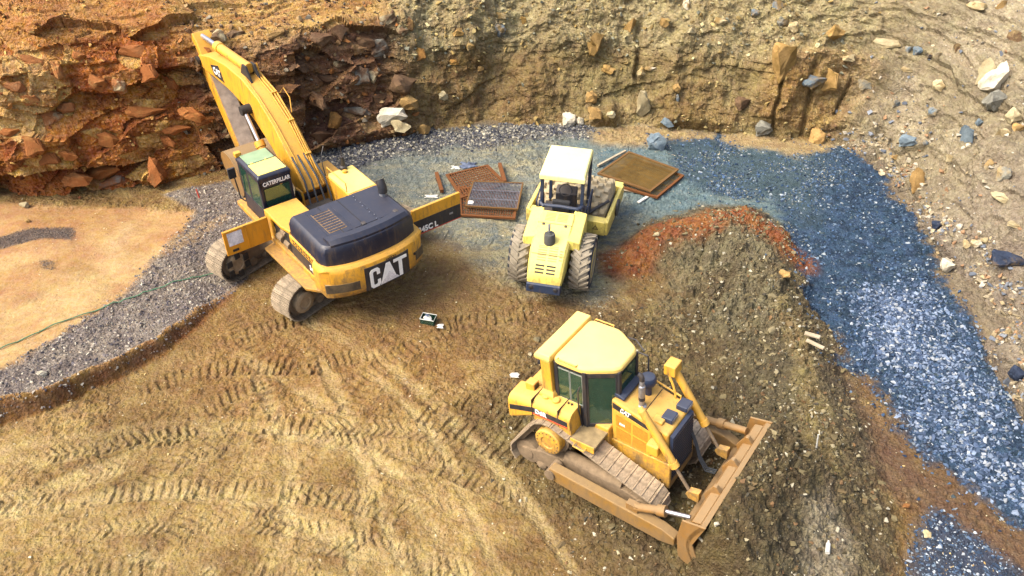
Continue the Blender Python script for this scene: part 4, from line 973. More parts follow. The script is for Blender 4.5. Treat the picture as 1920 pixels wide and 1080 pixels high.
# ================================================================== EXCAVATOR  (upper body: x forward, y left, z up, origin under the swing centre)
def make_excavator():
    T = empty('excavator', EXC_POS, (0, 0, EXC_HD))
    tag(T, 'large yellow tracked excavator with its boom raised and side doors swung open', 'excavator')
    U = Matrix.Translation(Matrix.Rotation(-EXC_HD,3,'Z') @ Vector((.02,-.24,0))) @ Matrix.Rotation(EXC_UC-EXC_HD, 4, 'Z')
    # undercarriage
    for sg in (-1, 1):
        yc = sg*1.37; y0, y1 = yc-.34, yc+.34
        circ = [(-2.10,.55,.50), (2.10,.55,.50)]
        make_track(T, circ, y0, y1, .215, (-.07,0,.07), U, shoe=M_SHOE_E)
        f = MB().prism([(-1.75,.30),(1.75,.30),(1.9,.5),(1.6,.78),(-1.6,.78),(-1.9,.5)], 'y', yc-.20, yc+.20, U).build('track_frame', M_MUD, T, bevel=.04)
        for k, rx in enumerate((-1.5,-1.0,-.5,0,.5,1.0,1.5)):
            MB().lathe((rx,yc-.25,.24),(0,1,0),[(0,0),(0,.11),(.05,.14),(.45,.14),(.5,.11),(.5,0)],n=14,M=U).build('track_roller', M_MUD, f, smooth=True)
        for rx in (-.9,.9): MB().cyl((rx,yc-.18,.88),(rx,yc+.18,.88),.10,n=12,M=U).build('carrier_roller', M_MUD, f, smooth=True)
        # drive end (towards the viewer) and idler end
        sp = MB().lathe((-2.10,yc-.20,.55),(0,1,0),[(0,0),(0,.40),(.04,.42),(.36,.42),(.40,.40),(.40,0)],n=28,M=U)
        for k in range(18):
            a = 2*math.pi*k/18; sp.box(.40,.47,-.05,.05,-.03,.03, U @ Matrix.Translation((-2.10,yc,.55)) @ Matrix.Rotation(-a,4,'Y'))
        sp = sp.build('drive_sprocket', M_MUD, T, smooth=True)
        MB().lathe((-2.10,yc-.18,.55),(0,-1,0),[(0,.0),(0,.30),(.17,.30),(.19,.27),(.20,.18),(.18,.16),(.18,0)],n=28,M=U).build('final_drive', M_HUBD, sp, smooth=True)
        if sg > 0:
            for a_, r_ in ((.4,.28),(1.5,.28),(2.6,.28),(3.7,.28),(4.8,.28),(5.9,.28)):
                MB().box(-.08,.08,-.03,.0,-.09,.09, U @ Matrix.Translation((-2.10+.30*math.cos(a_),yc-.375,.55+.30*math.sin(a_)))).build('web_opening_shade', M_DARK, sp)  # dark block on the web, painted as the shade in an opening
        MB().lathe((2.10,yc-.16,.55),(0,1,0),[(0,0),(0,.44),(.32,.44),(.32,0)],n=26,M=U).build('idler_wheel', M_MUD, T, smooth=True)
    cb = MB().box(-.95,.95,-.75,.75,.62,1.02, U)
    for sx in (-1, 1):
        for sy in (-1, 1): cb.hexa([(sx*.45,sy*.6,.50),(sx*.95,sy*.6,.50),(sx*1.25,sy*1.25,.45),(sx*.75,sy*1.25,.45),(sx*.45,sy*.6,.98),(sx*.95,sy*.6,.98),(sx*1.25,sy*1.25,.78),(sx*.75,sy*1.25,.78)], U)
    cb.build('carbody', M_MUD, T, bevel=.03)
    MB().cyl((0,0,1.0),(0,0,1.22),.80,n=32).build('slew_ring', M_MUD, T, smooth=True)
    # upper frame
    MB().prism([(-3.05,-1.38),(.9,-1.38),(1.75,-1.30),(1.75,-.55),(.9,-.42),(.9,.42),(2.05,.50),(2.05,1.50),(-.3,1.50),(-3.05,1.38)], 'z', 1.20, 1.36).build('deck_frame', M_YEL_E, T, bevel=.02)
    # counterweight
    def cw_ring(z, inset, n=18, yw=1.49):
        pts = []
        for i in range(n+1):
            y = yw-inset - 2*(yw-inset)*i/n; t = y/(yw)
            x = -3.72+inset + .42*abs(t)**2.6 + (.16 if abs(t) > .985 else 0)
            pts.append((x, y, z))
        pts += [(-2.80,-(yw-inset*.6),z), (-2.80,yw-inset*.6,z)]
        return pts
    cw = MB().loft([cw_ring(1.02,.18),cw_ring(1.12,.06),cw_ring(1.28,.0),cw_ring(1.86,.0),cw_ring(1.96,.03),cw_ring(2.02,.10)]).build('counterweight', M_YEL_E, T, bevel=.012)
    def on_cw(y, z, off=.0):
        t = y/1.49; return Vector((-3.72 + .42*abs(t)**2.6 - off, y, z))
    def cw_panel(y0, y1, z0, z1, name, mat, off=.006, n=8):
        b = MB(); rings = []
        for i in range(n+1):
            y = y0+(y1-y0)*i/n; a = on_cw(y, 0, off); c = on_cw(y, 0, -.05)
            rings.append([(a.x,y,z0),(a.x,y,z1),(c.x,y,z1),(c.x,y,z0)])
        return b.loft(rings).build(name, mat, cw)
    cw_panel(1.44,.66,1.30,1.56,'recess_panel',M_WORN)
    cw_panel(-1.06,-1.40,1.32,1.60,'recess_panel',M_WORN)
    lp = cw_panel(.52,-.80,1.17,1.87,'logo_panel',M_BLACK,.010)
    pm = on_cw(-.14,1.52,.022); tg = (on_cw(-.75,0)-on_cw(.35,0)).normalized()
    logo_cat(T, pm, tg, (0,0,1), .58)
    tr_ = MB().prism([(-.28,-.27),(.30,-.27),(.01,.02)],'z',0,.004).build('logo_triangle', M_GREYP, T); tr_.matrix_local = frame_matrix(pm+Vector((-.006,-.0,-.02)), tg, (0,0,1))
    put_text('YANCEY', .085, M_DARK, T, on_cw(-.25,1.90,.008), tg, (0,0,1), bold=.002)
    MB().cyl(on_cw(-1.02,1.58,.0),on_cw(-1.02,1.58,.03),.035,n=12).build('tow_eye', M_DARK, cw)
    # engine hood
    def hood_plan(inset, z):
        P = [(-1.42,1.36),(-1.42,-1.34),(-3.05,-1.34)]
        for i in range(13):
            y = -1.26+2.54*i/12; P.append((-3.50+.30*abs(y/1.32)**2.6, y))
        P += [(-3.05,1.36)]
        P = [(x*(1-inset*.24)-.56*inset if True else x, y*(1-inset*.72)) for x, y in P]
        return [(x, y, z) for x, y in P]
    hd = MB().loft([hood_plan(0,1.99),hood_plan(0,2.36),hood_plan(.06,2.50),hood_plan(.13,2.56)]).build('engine_hood', M_HOOD, T, bevel=.02, seg=3)
    rb = MB(); rings = []
    for i in range(15):
        y = 1.10-2.2*i/14; x = -3.20+.26*abs(y/1.25)**2.6; k = 1-.35*abs(y/1.1)**6
        rings.append([(x-.26,y,2.34),(x-.24,y,2.50+.12*k),(x-.14,y,2.55+.17*k),(x+.10,y,2.56+.12*k),(x+.22,y,2.52)])
    rb.loft(rings).build('rear_hood_ridge', M_HOOD, hd, smooth=True)
    for y0, y1 in ((.92,.30),(.24,-.42),(-.48,-1.05)):
        MB().box(-2.92,-1.55,y1,y0,2.558,2.572).build('hood_panel', M_HOOD, hd, bevel=.006)
    gl = MB().box(-2.75,-1.72,.36,.86,2.572,2.578).build('grille_plate', M_GRILLE, hd)
    for k in range(9): MB().box(-2.72+k*.115,-2.65+k*.115,.38,.84,2.578,2.588).build('grille_slat', M_HOOD, gl)
    for xx, yy in ((-3.0,.02),(-3.02,-.9)): MB().box(xx-.07,xx+.07,yy-.06,yy+.06,2.57,2.69).build('latch', M_BLACK, hd, bevel=.02)
    for k in range(8): MB().cyl((-1.62-.18*k,-.45+(.04*(k%2)),2.57),(-1.62-.18*k,-.45+(.04*(k%2)),2.585),.014,n=6).build('bolt', M_STEEL, hd)
    ex = MB().tube([(-2.02,-1.12,2.50),(-2.02,-1.12,2.70),(-2.02,-1.12,2.80),(-1.98,-1.12,2.88)],.10,n=18).build('exhaust_stack', M_STEEL, T, smooth=True)
    MB().tube([(-2.02,-1.12,2.66),(-2.02,-1.12,2.80),(-1.90,-1.12,2.98)],.122,n=18).build('exhaust_mouth', M_BLACK, ex, smooth=True)
    # side walls of the engine bay
    for sg in (-1, 1):
        y0, y1 = sorted((sg*1.24, sg*1.40)); x0 = -3.02 if sg > 0 else -2.55
        sw = MB().box(x0,-1.36,y0,y1,1.76,2.02).build('side_panel', M_YEL_E, T, bevel=.025)
        MB().box(-3.0,-1.36,*sorted((sg*1.22,sg*1.385)),1.36,1.758).build('lower_side_panel', M_BLACK, T, bevel=.015)
        for r in range(2):
            for k in range(9): MB().box(-2.86+k*.15,-2.76+k*.15,*sorted((sg*1.398,sg*1.406)),1.82+r*.09,1.87+r*.09).build('louvre', M_DARK, sw)
    put_text('345C', .20, M_WHITE, T, (-2.62,1.395,1.56), (-1,0,0), (0,0,1), bold=.006)
    MB().box(-1.36,-.36,.55,1.38,1.36,2.0).build('pump_bay', M_DARK, T, bevel=.02)  # solid dark block, painted as the shade inside the open bay
    for k, (x, y, z, r) in enumerate(((-1.15,1.36,1.55,.10),(-.85,1.38,1.62,.13),(-.6,1.36,1.48,.09),(-1.0,1.38,1.85,.06))):
        MB().cyl((x-.12,y,z),(x+.14,y,z),r,n=14).build('pump', M_MUD, T, smooth=True)
    MB().prism([(-1.42,.50),(-.02,.50),(-.02,1.46),(-1.0,1.46),(-1.42,1.38)],'z',2.02,2.12).build('bay_cover', M_YEL_E, T, bevel=.025)
    MB().box(-.42,-.02,1.40,1.46,1.36,2.03).build('bay_post', M_YEL_E, T, bevel=.015)
    # open left door, standing straight out
    dl = MB().box(-.38,-.32,1.52,2.78,1.34,2.10).build('left_bay_door', M_YEL_DOOR, T, bevel=.02)
    MB().box(-.388,-.38,2.28,2.68,1.62,2.02).build('sticker', M_GREYP, dl)
    MB().box(-.386,-.38,2.45,2.62,1.42,1.50).build('latch_recess', M_DARK, dl, bevel=.01)
    MB().box(-.40,-.38,1.56,2.75,2.06,2.10).build('door_lip', M_YEL_E, dl)
    MB().box(-.40,-.38,2.14,2.17,1.38,2.06).build('door_rib', M_YEL_DOOR, dl)
    # open right door with the dark band
    dr = MB().box(-2.58,-2.50,-3.20,-1.62,1.30,2.12).build('right_bay_door', M_YEL_E, T, bevel=.02)
    MB().box(-2.592,-2.58,-3.18,-1.64,1.33,1.76).build('door_band', M_BLACK, dr)
    MB().box(-2.596,-2.58,-3.18,-1.64,1.30,1.325).build('red_line', M_RED, dr)
    put_text('345C L', .24, M_WHITE, T, (-2.598,-2.08,1.43), (0,-1,0), (0,0,1), bold=.008, width=.9)
    MB().box(-2.60,-2.59,-2.92,-2.80,1.54,1.60).build('door_latch', M_STEEL, dr, bevel=.005)
    for (a_, b_) in (((-1.44,1.2),(-1.44,-1.2)),):
        MB().tube([(-1.36,1.10,2.05),(-1.30,1.10,2.34),(-1.30,.60,2.34),(-1.36,.60,2.05)],.016,n=6).build('grab_rail', M_BLACK, T, smooth=True)
    MB().tube([(.30,-.66,2.23),(.30,-.66,2.50),(-.80,-.66,2.50),(-.80,-.66,2.23)],.016,n=6).build('grab_rail', M_YEL_E, T, smooth=True)
    for yy in (.55,-.02): MB().box(-3.04,-1.47,yy-.008,yy+.008,2.5735,2.580).build('panel_seam', M_DARK, hd)
    MB().box(-.022,-.016,.5,1.45,2.03,2.125).build('panel_seam', M_DARK, T)
    # catwalk on the left
    MB().prism([(-3.10,1.40),(-.30,1.42),(-.42,1.80),(-2.70,1.72)],'z',1.14,1.22).build('catwalk', M_YEL_E, T, bevel=.015)
    # cab
    x0, x1, y0, y1, z0, z1 = .14, 1.58, .46, 1.38, 1.40, 2.92
    cab = MB(); P = [(x0,y0),(x1,y0),(x1,y1),(x0,y1)]
    cab.box(x0,x1,y0,y1,z0-.04,z0+.10)
    for x in (x0+.06,x1-.06,.96):
        for y in (y0+.05,y1-.05):
            if x == .96 and y < 1: continue
            cab.box(x-.06,x+.06,y-.05,y+.05,z0,z1-.04)
    cab.box(x0,x0+.05,y0,y1,z0,1.98); cab.box(x0,x0+.06,y0,y1,2.58,z1-.02); cab.box(x0,x1,y1-.05,y1,z0,1.92); cab.box(x0,x1,y0,y0+.05,z0,2.0)
    cab.box(x0,x1,y1-.06,y1,2.78,z1-.02); cab.box(x0,x1,y0,y0+.06,2.78,z1-.02); cab.box(x1-.06,x1,y0,y1,2.80,z1-.02)
    cab = cab.build('cab', M_HOOD, T, bevel=.03)
    rf = MB().loft([[(x0-.02,y0-.02,2.84),(x1+.02,y0-.02,2.84),(x1+.02,y1+.02,2.84),(x0-.02,y1+.02,2.78)],[(x0-.02,y0-.02,2.93),(x1+.02,y0-.02,2.93),(x1+.02,y1+.02,2.93),(x0-.02,y1+.02,2.93)],[(x0+.04,y0+.04,2.99),(x1-.04,y0+.04,2.99),(x1-.04,y1-.04,2.99),(x0+.04,y1-.04,2.99)]])
    rf = rf.build('cab_roof', M_HOOD, T, bevel=.03, seg=3)
    MB().box(x0+.06,x0+.74,y0+.06,y1-.06,2.985,3.005).build('roof_panel', M_YEL_R, rf, bevel=.008)
    MB().box(x0+.77,x1-.08,y0+.08,y1-.08,2.985,3.01).build('roof_hatch', M_GREENR, rf, bevel=.008)
    for yy in (.8,1.2): MB().cyl((.9,yy,3.0),(.9,yy,3.03),.03,n=8).build('hinge', M_YEL_R, rf)
    rw = pane(cab, [(x0-.004,y1-.10,1.98),(x0-.004,y0+.10,1.98),(x0-.004,y0+.10,2.58),(x0-.004,y1-.10,2.58)], name='rear_window')
    for xa, xb in ((x0+.12,.92),(1.04,x1-.10)): pane(cab, [(xb,y1-.02,1.92),(xa,y1-.02,1.92),(xa,y1-.02,2.78),(xb,y1-.02,2.78)], name='side_window')
    pane(cab, [(x1-.01,y0+.08,1.55),(x1-.01,y1-.08,1.55),(x1-.01,y1-.08,2.86),(x1-.01,y0+.08,2.86)], name='windscreen')
    put_text('CATERPILLAR', .165, M_WHITE, T, (x0-.032,(y0+y1)/2-.02,2.73), (0,-1,0), (0,0,1), bold=.004, width=.78)
    st = MB().box(.45,.95,.78,1.28,1.72,1.9); st.box(.38,.5,.78,1.28,1.9,2.5); st.build('seat', M_SEAT, cab, bevel=.05)
    MB().tube([(1.62,1.36,1.5),(1.72,1.46,1.6),(1.72,1.50,2.3),(1.68,1.5,2.5)],.02,n=8).build('mirror_arm', M_BLACK, T, smooth=True)
    MB().box(1.66,1.74,1.44,1.66,2.3,2.62).build('mirror', M_BLACK, T, bevel=.02)
    lg = MB().box(1.5,1.66,1.22,1.40,2.96,3.1).build('cab_lamp', M_YEL_E, T, bevel=.02)
    # right-hand tank and toolbox
    tb = MB().box(-.98,.42,-1.52,-.62,1.36,2.22).build('fuel_tank', M_YEL_E, T, bevel=.03)
    MB().box(-.92,.38,-1.48,-.66,2.218,2.236).build('tank_lid', M_YEL_R, tb, bevel=.008)
    MB().box(-1.40,-.98,-1.36,-.50,1.36,1.98).build('rear_tank', M_YEL_E, T, bevel=.02)
    MB().box(.44,1.70,-1.34,-.62,1.36,1.86).build('toolbox', M_YEL_E, T, bevel=.03)
    be = MB().lathe((.34,-1.18,2.22),(0,0,1),[(0,0),(0,.11),(.10,.11),(.14,.07),(.42,.055),(.42,0)],n=16).build('beacon_base', M_BLACK, T, smooth=True)
    MB().tube([(.34,-1.18,2.6),(.34,-1.18,2.95)],.012,n=6).build('antenna', M_BLACK, be)
    MB().tube([(.36,-.62,2.22),(.40,-.60,2.5),(.48,-.64,2.8),(.60,-.80,3.0)],.016,n=6).build('cable', M_BLACK, T, smooth=True)
    MB().lathe((.14,-1.12,2.23),(0,0,1),[(0,0),(0,.07),(.07,.07),(.08,.04),(.08,0)],n=14).build('filler_cap', M_YEL_E, tb, smooth=True)
    # boom
    yb = -.22; hw = .33
    cl_ = [(.45,1.78,.62),(1.15,2.42,.84),(1.95,3.02,1.0),(2.75,3.46,1.06),(3.6,3.72,.98),(4.7,3.80,.84),(5.9,3.72,.66),(6.8,3.58,.46),(7.05,3.55,.36)]
    up, lo = [], []
    for i, (x, z, t) in enumerate(cl_):
        a = cl_[max(i-1,0)]; b = cl_[min(i+1,len(cl_)-1)]; d = Vector((b[0]-a[0], b[1]-a[1])).normalized(); n = Vector((-d.y, d.x))
        up.append((x+n.x*t/2, z+n.y*t/2)); lo.append((x-n.x*t/2, z-n.y*t/2))
    rings = [[(u[0],yb-hw,u[1]),(u[0],yb+hw,u[1]),(l[0],yb+hw,l[1]),(l[0],yb-hw,l[1])] for u, l in zip(up, lo)]
    bm_ = MB().loft(rings).build('boom', M_YEL_E, T, bevel=.03)
    MB().cyl((.50,yb-.46,1.78),(.50,yb+.46,1.78),.17,n=20).build('boom_foot_pin', M_DARK, bm_, smooth=True)
    for yy in (yb-.42, yb+.36): MB().prism([(.2,1.3),(1.0,1.3),(.72,1.95),(.32,1.98)],'y',yy,yy+.06).build('boom_bracket', M_YEL_E, T, bevel=.01)
    # plates along the boom's sides
    for sg in (-1, 1):
        ys = sorted((yb+sg*hw, yb+sg*(hw+.015)))
        lab = MB().prism([(5.05,3.52),(5.80,3.50),(6.0,3.78),(5.30,3.98)],'y',*ys).build('logo_plate', M_BLACK, bm_)
        MB().cyl((3.25,yb+sg*hw,3.38),(3.25,yb+sg*(hw+.22),3.38),.15,n=18).build('cylinder_pin', M_DARK, bm_, smooth=True)
    put_text('CAT', .30, M_WHITE, T, (5.50,yb+hw+.020,3.70), (-1,0,.06), (0,0,1), bold=.008)
    for sg in (-1, 1):
        yy = yb+sg*.52; a = Vector((1.55,yy,1.45)); b = Vector((3.25,yy,3.38)); d = (b-a)
        c = MB().cyl(a, a+d*.60, .125, n=18).cyl(a+d*.55, a+d*.62, .15, n=18).build('boom_cylinder', M_YEL_E, T, smooth=True)
        MB().cyl(a+d*.60, b, .065, n=14).build('cylinder_rod', M_CHROME, c, smooth=True)
        MB().cyl(b-Vector((0,.11,0)), b+Vector((0,.11,0)), .14, n=16).build('rod_eye', M_DARK, c, smooth=True)
    # stick cylinder along the top
    a = Vector((3.55,yb,4.42)); b = Vector((7.36,yb,4.22)); d = b-a
    for yy in (-.16,.10): MB().prism([(3.2,4.12),(3.95,4.16),(3.70,4.54),(3.45,4.54)],'y',yb+yy,yb+yy+.06).build('cylinder_lug', M_DARK, bm_, bevel=.01)
    c = MB().cyl(a, a+d*.62, .145, n=20).cyl(a+d*.56, a+d*.635, .17, n=20).build('stick_cylinder', M_YEL_E, T, smooth=True)
    MB().cyl(a+d*.62, b, .075, n=14).build('cylinder_rod', M_CHROME, c, smooth=True)
    # stick hanging back towards the machine
    sp_ = [(7.05,3.55),(7.48,4.14),(7.32,4.36),(7.04,4.14),(6.64,3.42),(5.0,.72),(5.02,.50),(5.26,.46),(5.50,.70),(7.14,3.12)]
    sk = MB().prism(sp_, 'y', yb-.29, yb+.29).build('stick', M_YEL_E, T, bevel=.03)
    MB().hexa([(6.58,yb-.25,3.31),(5.02,yb-.25,.76),(5.02,yb+.25,.76),(6.58,yb+.25,3.31),(6.565,yb-.25,3.32),(5.005,yb-.25,.77),(5.005,yb+.25,.77),(6.565,yb+.25,3.32)]).build('worn_wear_plate', M_WEAR, sk)
    MB().cyl((7.05,yb-.43,3.55),(7.05,yb+.43,3.55),.15,n=18).build('stick_pin', M_DARK, sk, smooth=True)
    # bucket resting on the ground, curled in
    bp = arc_pts([(5.35,.52),(5.55,1.0),(5.2,1.32),(4.6,1.30),(4.1,.95),(3.95,.35),(4.15,.06),(4.9,.02)], .25, 4)
    bk = MB(); n = len(bp)
    for yy in (-.86,.82): bk.prism(bp, 'y', yb+yy, yb+yy+.05)
    shell = [p for p in bp]; ins = [(p[0]*.985+.06*.985*.0+.07*(4.7-p[0])/1.0*.15+.0, p[1]*.97+.02) for p in bp]
    for i in range(n):
        j = (i+1) % n
        if bp[i][1] < .12 and bp[j][1] < .12: continue
        (xa,za),(xb,zb) = bp[i], bp[j]; dv = Vector((xb-xa, zb-za));
        if dv.length < 1e-4: continue
        nn = Vector((-dv.y, dv.x)).normalized()*.04
        bk.hexa([(xa,yb-.82,za),(xb,yb-.82,zb),(xb,yb+.83,zb),(xa,yb+.83,za),(xa+nn.x,yb-.82,za+nn.y),(xb+nn.x,yb-.82,zb+nn.y),(xb+nn.x,yb+.83,zb+nn.y),(xa+nn.x,yb+.83,za+nn.y)])
    bk = bk.build('bucket', M_BLADE, T)
    for k in range(5): MB().prism([(4.1,.10),(3.72,-.03),(3.72,.0),(4.1,.18)],'y',yb-.8+k*.37,yb-.68+k*.37).build('bucket_tooth', M_MUD, bk)
    # hydraulic lines over the boom
    for k, (yy, r) in enumerate(((-.26,.022),(-.19,.022),(-.12,.018),(.24,.016))):
        pts = [(u[0], yb+yy+.02*math.sin(i*1.7+k), u[1]+.05) for i, u in enumerate(up[:5])]
        if k in (0, 1): pts += [(3.62,yb+yy,4.50)]
        MB().tube(pts, r, n=8).build('hydraulic_line', M_YEL_E, bm_, smooth=True)
    for i, y_ in ((1,.1),(2,-.02),(3,.05)):
        u = up[i]; MB().box(-.03,.03,-.29,-.11,-.02,.085, Matrix.Translation((u[0],yb,u[1])) @ Matrix.Rotation(-.75+.2*i,4,'Y')).build('line_clamp', M_YEL_E, bm_, bevel=.01)
    for yy in (-.28,-.1,.08,.26):
        MB().tube([(.95,yb+yy,2.78),(.55,yb+yy,2.5),(.25,yb+yy*1.1,2.3),(.05,yb+yy*1.2,1.75),(-.1,yb+yy,1.45)],.03,n=8).build('foot_hose', M_HOSE, T, smooth=True)
    MB().tube([(2.5,yb-.36,3.95),(2.55,yb-.50,4.06),(2.25,yb-.52,3.85),(1.95,yb-.38,3.55)],.015,n=6).build('loose_hose', M_YEL_E, T, smooth=True)
    MB().box(-1.40,.05,-.48,.48,1.36,1.72).build('valve_bank', M_DARK, T, bevel=.05)
    return T
M_HUBD = mat_plain('dusty_hub', (.22,.16,.09), rough=.9, var=.3)
M_WORN = mat_paint('worn_black_panel', (.022,.018,.014), dust=(.36,.25,.11), amt=.85, rough=.6)
M_GRILLE = mat_plain('rusty_grille', (.16,.10,.05), rough=.8, var=.6, scale=20)
M_YEL_DOOR = mat_paint('orange_yellow_door', srgb(244,164,30,.62), amt=.15, mud=.2)
M_WEAR = mat_plain('bare_worn_steel', (.38,.29,.21), rough=.6, metal=.25, var=.45, scale=4)
make_excavator()

# ================================================================== PADFOOT ROLLER  (x forward, y left, z up, origin under the rear axle)
def make_roller():
    T = empty('soil_compactor', ROL_POS, (0, 0, ROL_HD))
    tag(T, 'pale yellow padfoot soil compactor with a flat canopy, standing beside the red berm', 'road roller')
    R_t, W_ = .80, .56
    for sg in (-1, 1):
        yc = sg*.84
        ty = MB().lathe((0,yc-W_/2,.80),(0,1,0),[(0,.42),(0,.58),(.03,.68),(.09,.735),(.28,.755),(.47,.735),(.53,.68),(.56,.58),(.56,.42)],n=44)
        nl = 22
        for k in range(nl):                       # chevron lugs
            for s2 in (-1, 1):
                a0 = 2*math.pi*(k+(.5 if s2 > 0 else 0))/nl; vs = []
                for (u, da) in ((.0,.0),(.27,.26)):
                    for (wd_, rr) in ((-.055,.74-.03*u),(.055,.74-.03*u),(.042,.798-.06*u),(-.042,.798-.06*u)):
                        aa = a0+da+wd_; vs.append((rr*math.sin(aa), yc+s2*(.0+u), .80+rr*math.cos(aa)))
                ty.add(vs, [(0,1,2,3),(7,6,5,4),(0,4,5,1),(1,5,6,2),(2,6,7,3),(3,7,4,0)])
        t = ty.build('tyre', M_RUBBER, T, smooth=True)
        MB().lathe((0,yc+sg*.20,.80),(0,sg,0),[(0,.43),(.085,.58),(.088,.66),(.06,.70),(.0,.70)],n=40).build('sidewall', M_RUBBERD, t, smooth=True)
        rim = MB().lathe((0,yc-sg*.15,.80),(0,sg,0),[(0,0),(0,.42),(.43,.42),(.44,.38),(.32,.34),(.25,.12),(.36,.10),(.36,0)],n=32).build('rim', M_YEL_R, t, smooth=True)
    MB().box(-.25,.25,-.62,.62,.55,.95).build('axle_housing', M_BLACK, T, bevel=.03)
    MB().box(-1.10,1.2,-.42,.42,.55,1.05).build('rear_frame', M_BLACK, T, bevel=.03)
    # bonnet
    secs = [(-1.28,.44,.98,.78),(-1.24,.46,1.10,.78),(-1.05,.48,1.32,.84),(-.72,.50,1.62,.9),(-.1,.52,1.80,1.0),(.42,.52,1.88,1.0),(.62,.50,1.90,1.0)]
    rings = []
    for x, hw, zt, zb in secs: rings.append([(x,-hw,zb),(x,-hw,zt-.10),(x,-hw+.07,zt),(x,hw-.07,zt),(x,hw,zt-.10),(x,hw,zb)])
    bn = MB().loft(rings).build('bonnet', M_YEL_R, T, bevel=.02)
    MB().hexa([(-1.36,-.46,.58),(-1.12,-.46,.55),(-1.12,.46,.55),(-1.36,.46,.58),(-1.34,-.46,.84),(-1.12,-.46,.90),(-1.12,.46,.90),(-1.34,.46,.84)]).build('rear_bumper', M_BLUEBK, T, bevel=.03)
    def top_at(x):
        return float(np.interp(x, [s[0] for s in secs], [s[2] for s in secs]))
    def slot(x0_, x1_, y0_, y1_, name='vent_slot', mat=None, off=.004):
        za, zb_ = top_at(x0_), top_at(x1_); d = Vector((x1_-x0_,0,zb_-za)).normalized(); n = Vector((-d.z,0,d.x))*off
        q = [Vector((x0_,y0_,za)),Vector((x1_,y0_,zb_)),Vector((x1_,y1_,zb_)),Vector((x0_,y1_,za))]
        return MB().hexa([*[p-n for p in q], *[p+n for p in q]]).build(name, mat or M_DARK, bn)
    for sg in (-1, 1):
        for k in range(3): slot(-1.215+.062*k, -1.185+.062*k, *sorted((sg*.03, sg*.27)))
        for k in range(7): slot(-.98+.05*k, -.962+.05*k, *sorted((sg*.03, sg*.26)), mat=M_VENT)
        for k in range(6): slot(.22+.055*k, .243+.055*k, *sorted((sg*.03, sg*.30)), mat=M_VENT)
    for k in range(4): slot(-.95+.06*k, -.925+.06*k, -.40,-.32, mat=M_VENT)
    ex = MB().lathe((-.52,.02,top_at(-.52)-.03),(0,0,1),[(0,0),(0,.15),(.26,.15),(.30,.13),(.30,.06),(.32,.05)],n=22).build('exhaust_silencer', M_DRUMBK, T, smooth=True)
    MB().tube([(-.50,.04,1.98),(-.50,.04,2.10),(-.46,.05,2.20)],.035,n=10).build('exhaust_pipe', M_STEEL, ex, smooth=True)
    # saddle tanks beside the bonnet
    for sg in (-1, 1):
        y0, y1 = sg*.42, sg*.78
        MB().hexa([(-.40,y0,1.40),(.80,y0,1.15),(.80,y1,1.15),(-.40,y1,1.40),(-.40,y0,1.73),(.80,y0,1.905),(.80,y1*.99,1.84),(-.40,y1*.99,1.66)]).build('saddle_tank', M_YEL_R, T, bevel=.035)
    for sg in (-1, 1):
        MB().lathe((-1.345,sg*.33,.74),(-1,0,0),[(0,0),(0,.06),(.02,.06),(.03,.04),(.03,0)],n=14).build('tail_lamp', M_BLACK, T, smooth=True)
        MB().box(-.42,.44,*sorted((sg*.505,sg*.512)),1.60,1.612).build('panel_seam', M_DARK, bn)
    MB().box(-.86,-.848,-.42,.42,top_at(-.854)-.03,top_at(-.854)+.006).build('panel_seam', M_DARK, bn)
    MB().box(.10,.112,-.46,.46,top_at(.106)-.03,top_at(.106)+.005).build('panel_seam', M_DARK, bn)
    for yy in (-.3,.3): MB().box(.02,.09,yy-.04,yy+.04,1.81,1.84).build('latch', M_BLACK, bn, bevel=.008)
    # platform, console, seat
    pf = MB().box(.62,2.18,-.66,.66,1.05,1.20).build('platform', M_BLACK, T, bevel=.02)
    st = MB().box(1.05,1.45,-.26,.26,1.42,1.58); st.box(.96,1.08,-.26,.26,1.58,2.02); st.box(1.1,1.4,-.18,.18,1.2,1.42); st.build('seat', M_SEAT, T, bevel=.05)
    cs = MB().hexa([(1.72,-.30,1.2),(1.98,-.30,1.2),(1.98,.30,1.2),(1.72,.30,1.2),(1.74,-.30,1.78),(2.0,-.30,1.92),(2.0,.30,1.92),(1.74,.30,1.78)]).build('console', M_BLACK, T, bevel=.03)
    sw = MB(); n = 20; rings = []
    for i in range(n):
        a = 2*math.pi*i/n; c = Vector((1.66,.18*math.cos(a),1.95)) + Vector((.06*math.sin(a),0,.16*math.sin(a))); rings.append(c)
    sw.tube(rings+[rings[0]], .016, n=6); sw.build('steering_wheel', M_BLACK, cs, smooth=True)
    # canopy on four dark posts
    xa, xb, hw = 1.00, 2.48, .63
    for sx, x in ((0,xa+.06),(1,xb-.10)):
        for sg in (-1, 1):
            po = MB(); po.box(x-.05,x+.05,sg*.56-.045,sg*.56+.045,1.15,2.74); po = po.build('canopy_post', M_BLUEBK, T, bevel=.012)
    for sg in (-1, 1):
        po = MB().tube([(.76,sg*.44,1.92),(.86,sg*.55,1.95),(1.02,sg*.60,1.90),(1.04,sg*.62,1.30)],.05,n=10).build('guard_rail', M_BLUEBK, T, smooth=True)
        MB().tube([(1.1,sg*.66,1.2),(1.1,sg*.72,1.85),(1.5,sg*.72,1.95),(1.95,sg*.72,1.9),(1.98,sg*.68,1.2)],.025,n=8).build('hand_rail', M_BLUEBK, T, smooth=True)
    MB().tube([(.80,-.48,1.93),(.80,0,1.95),(.80,.48,1.93)],.05,n=10).build('rear_rail', M_BLUEBK, T, smooth=True)
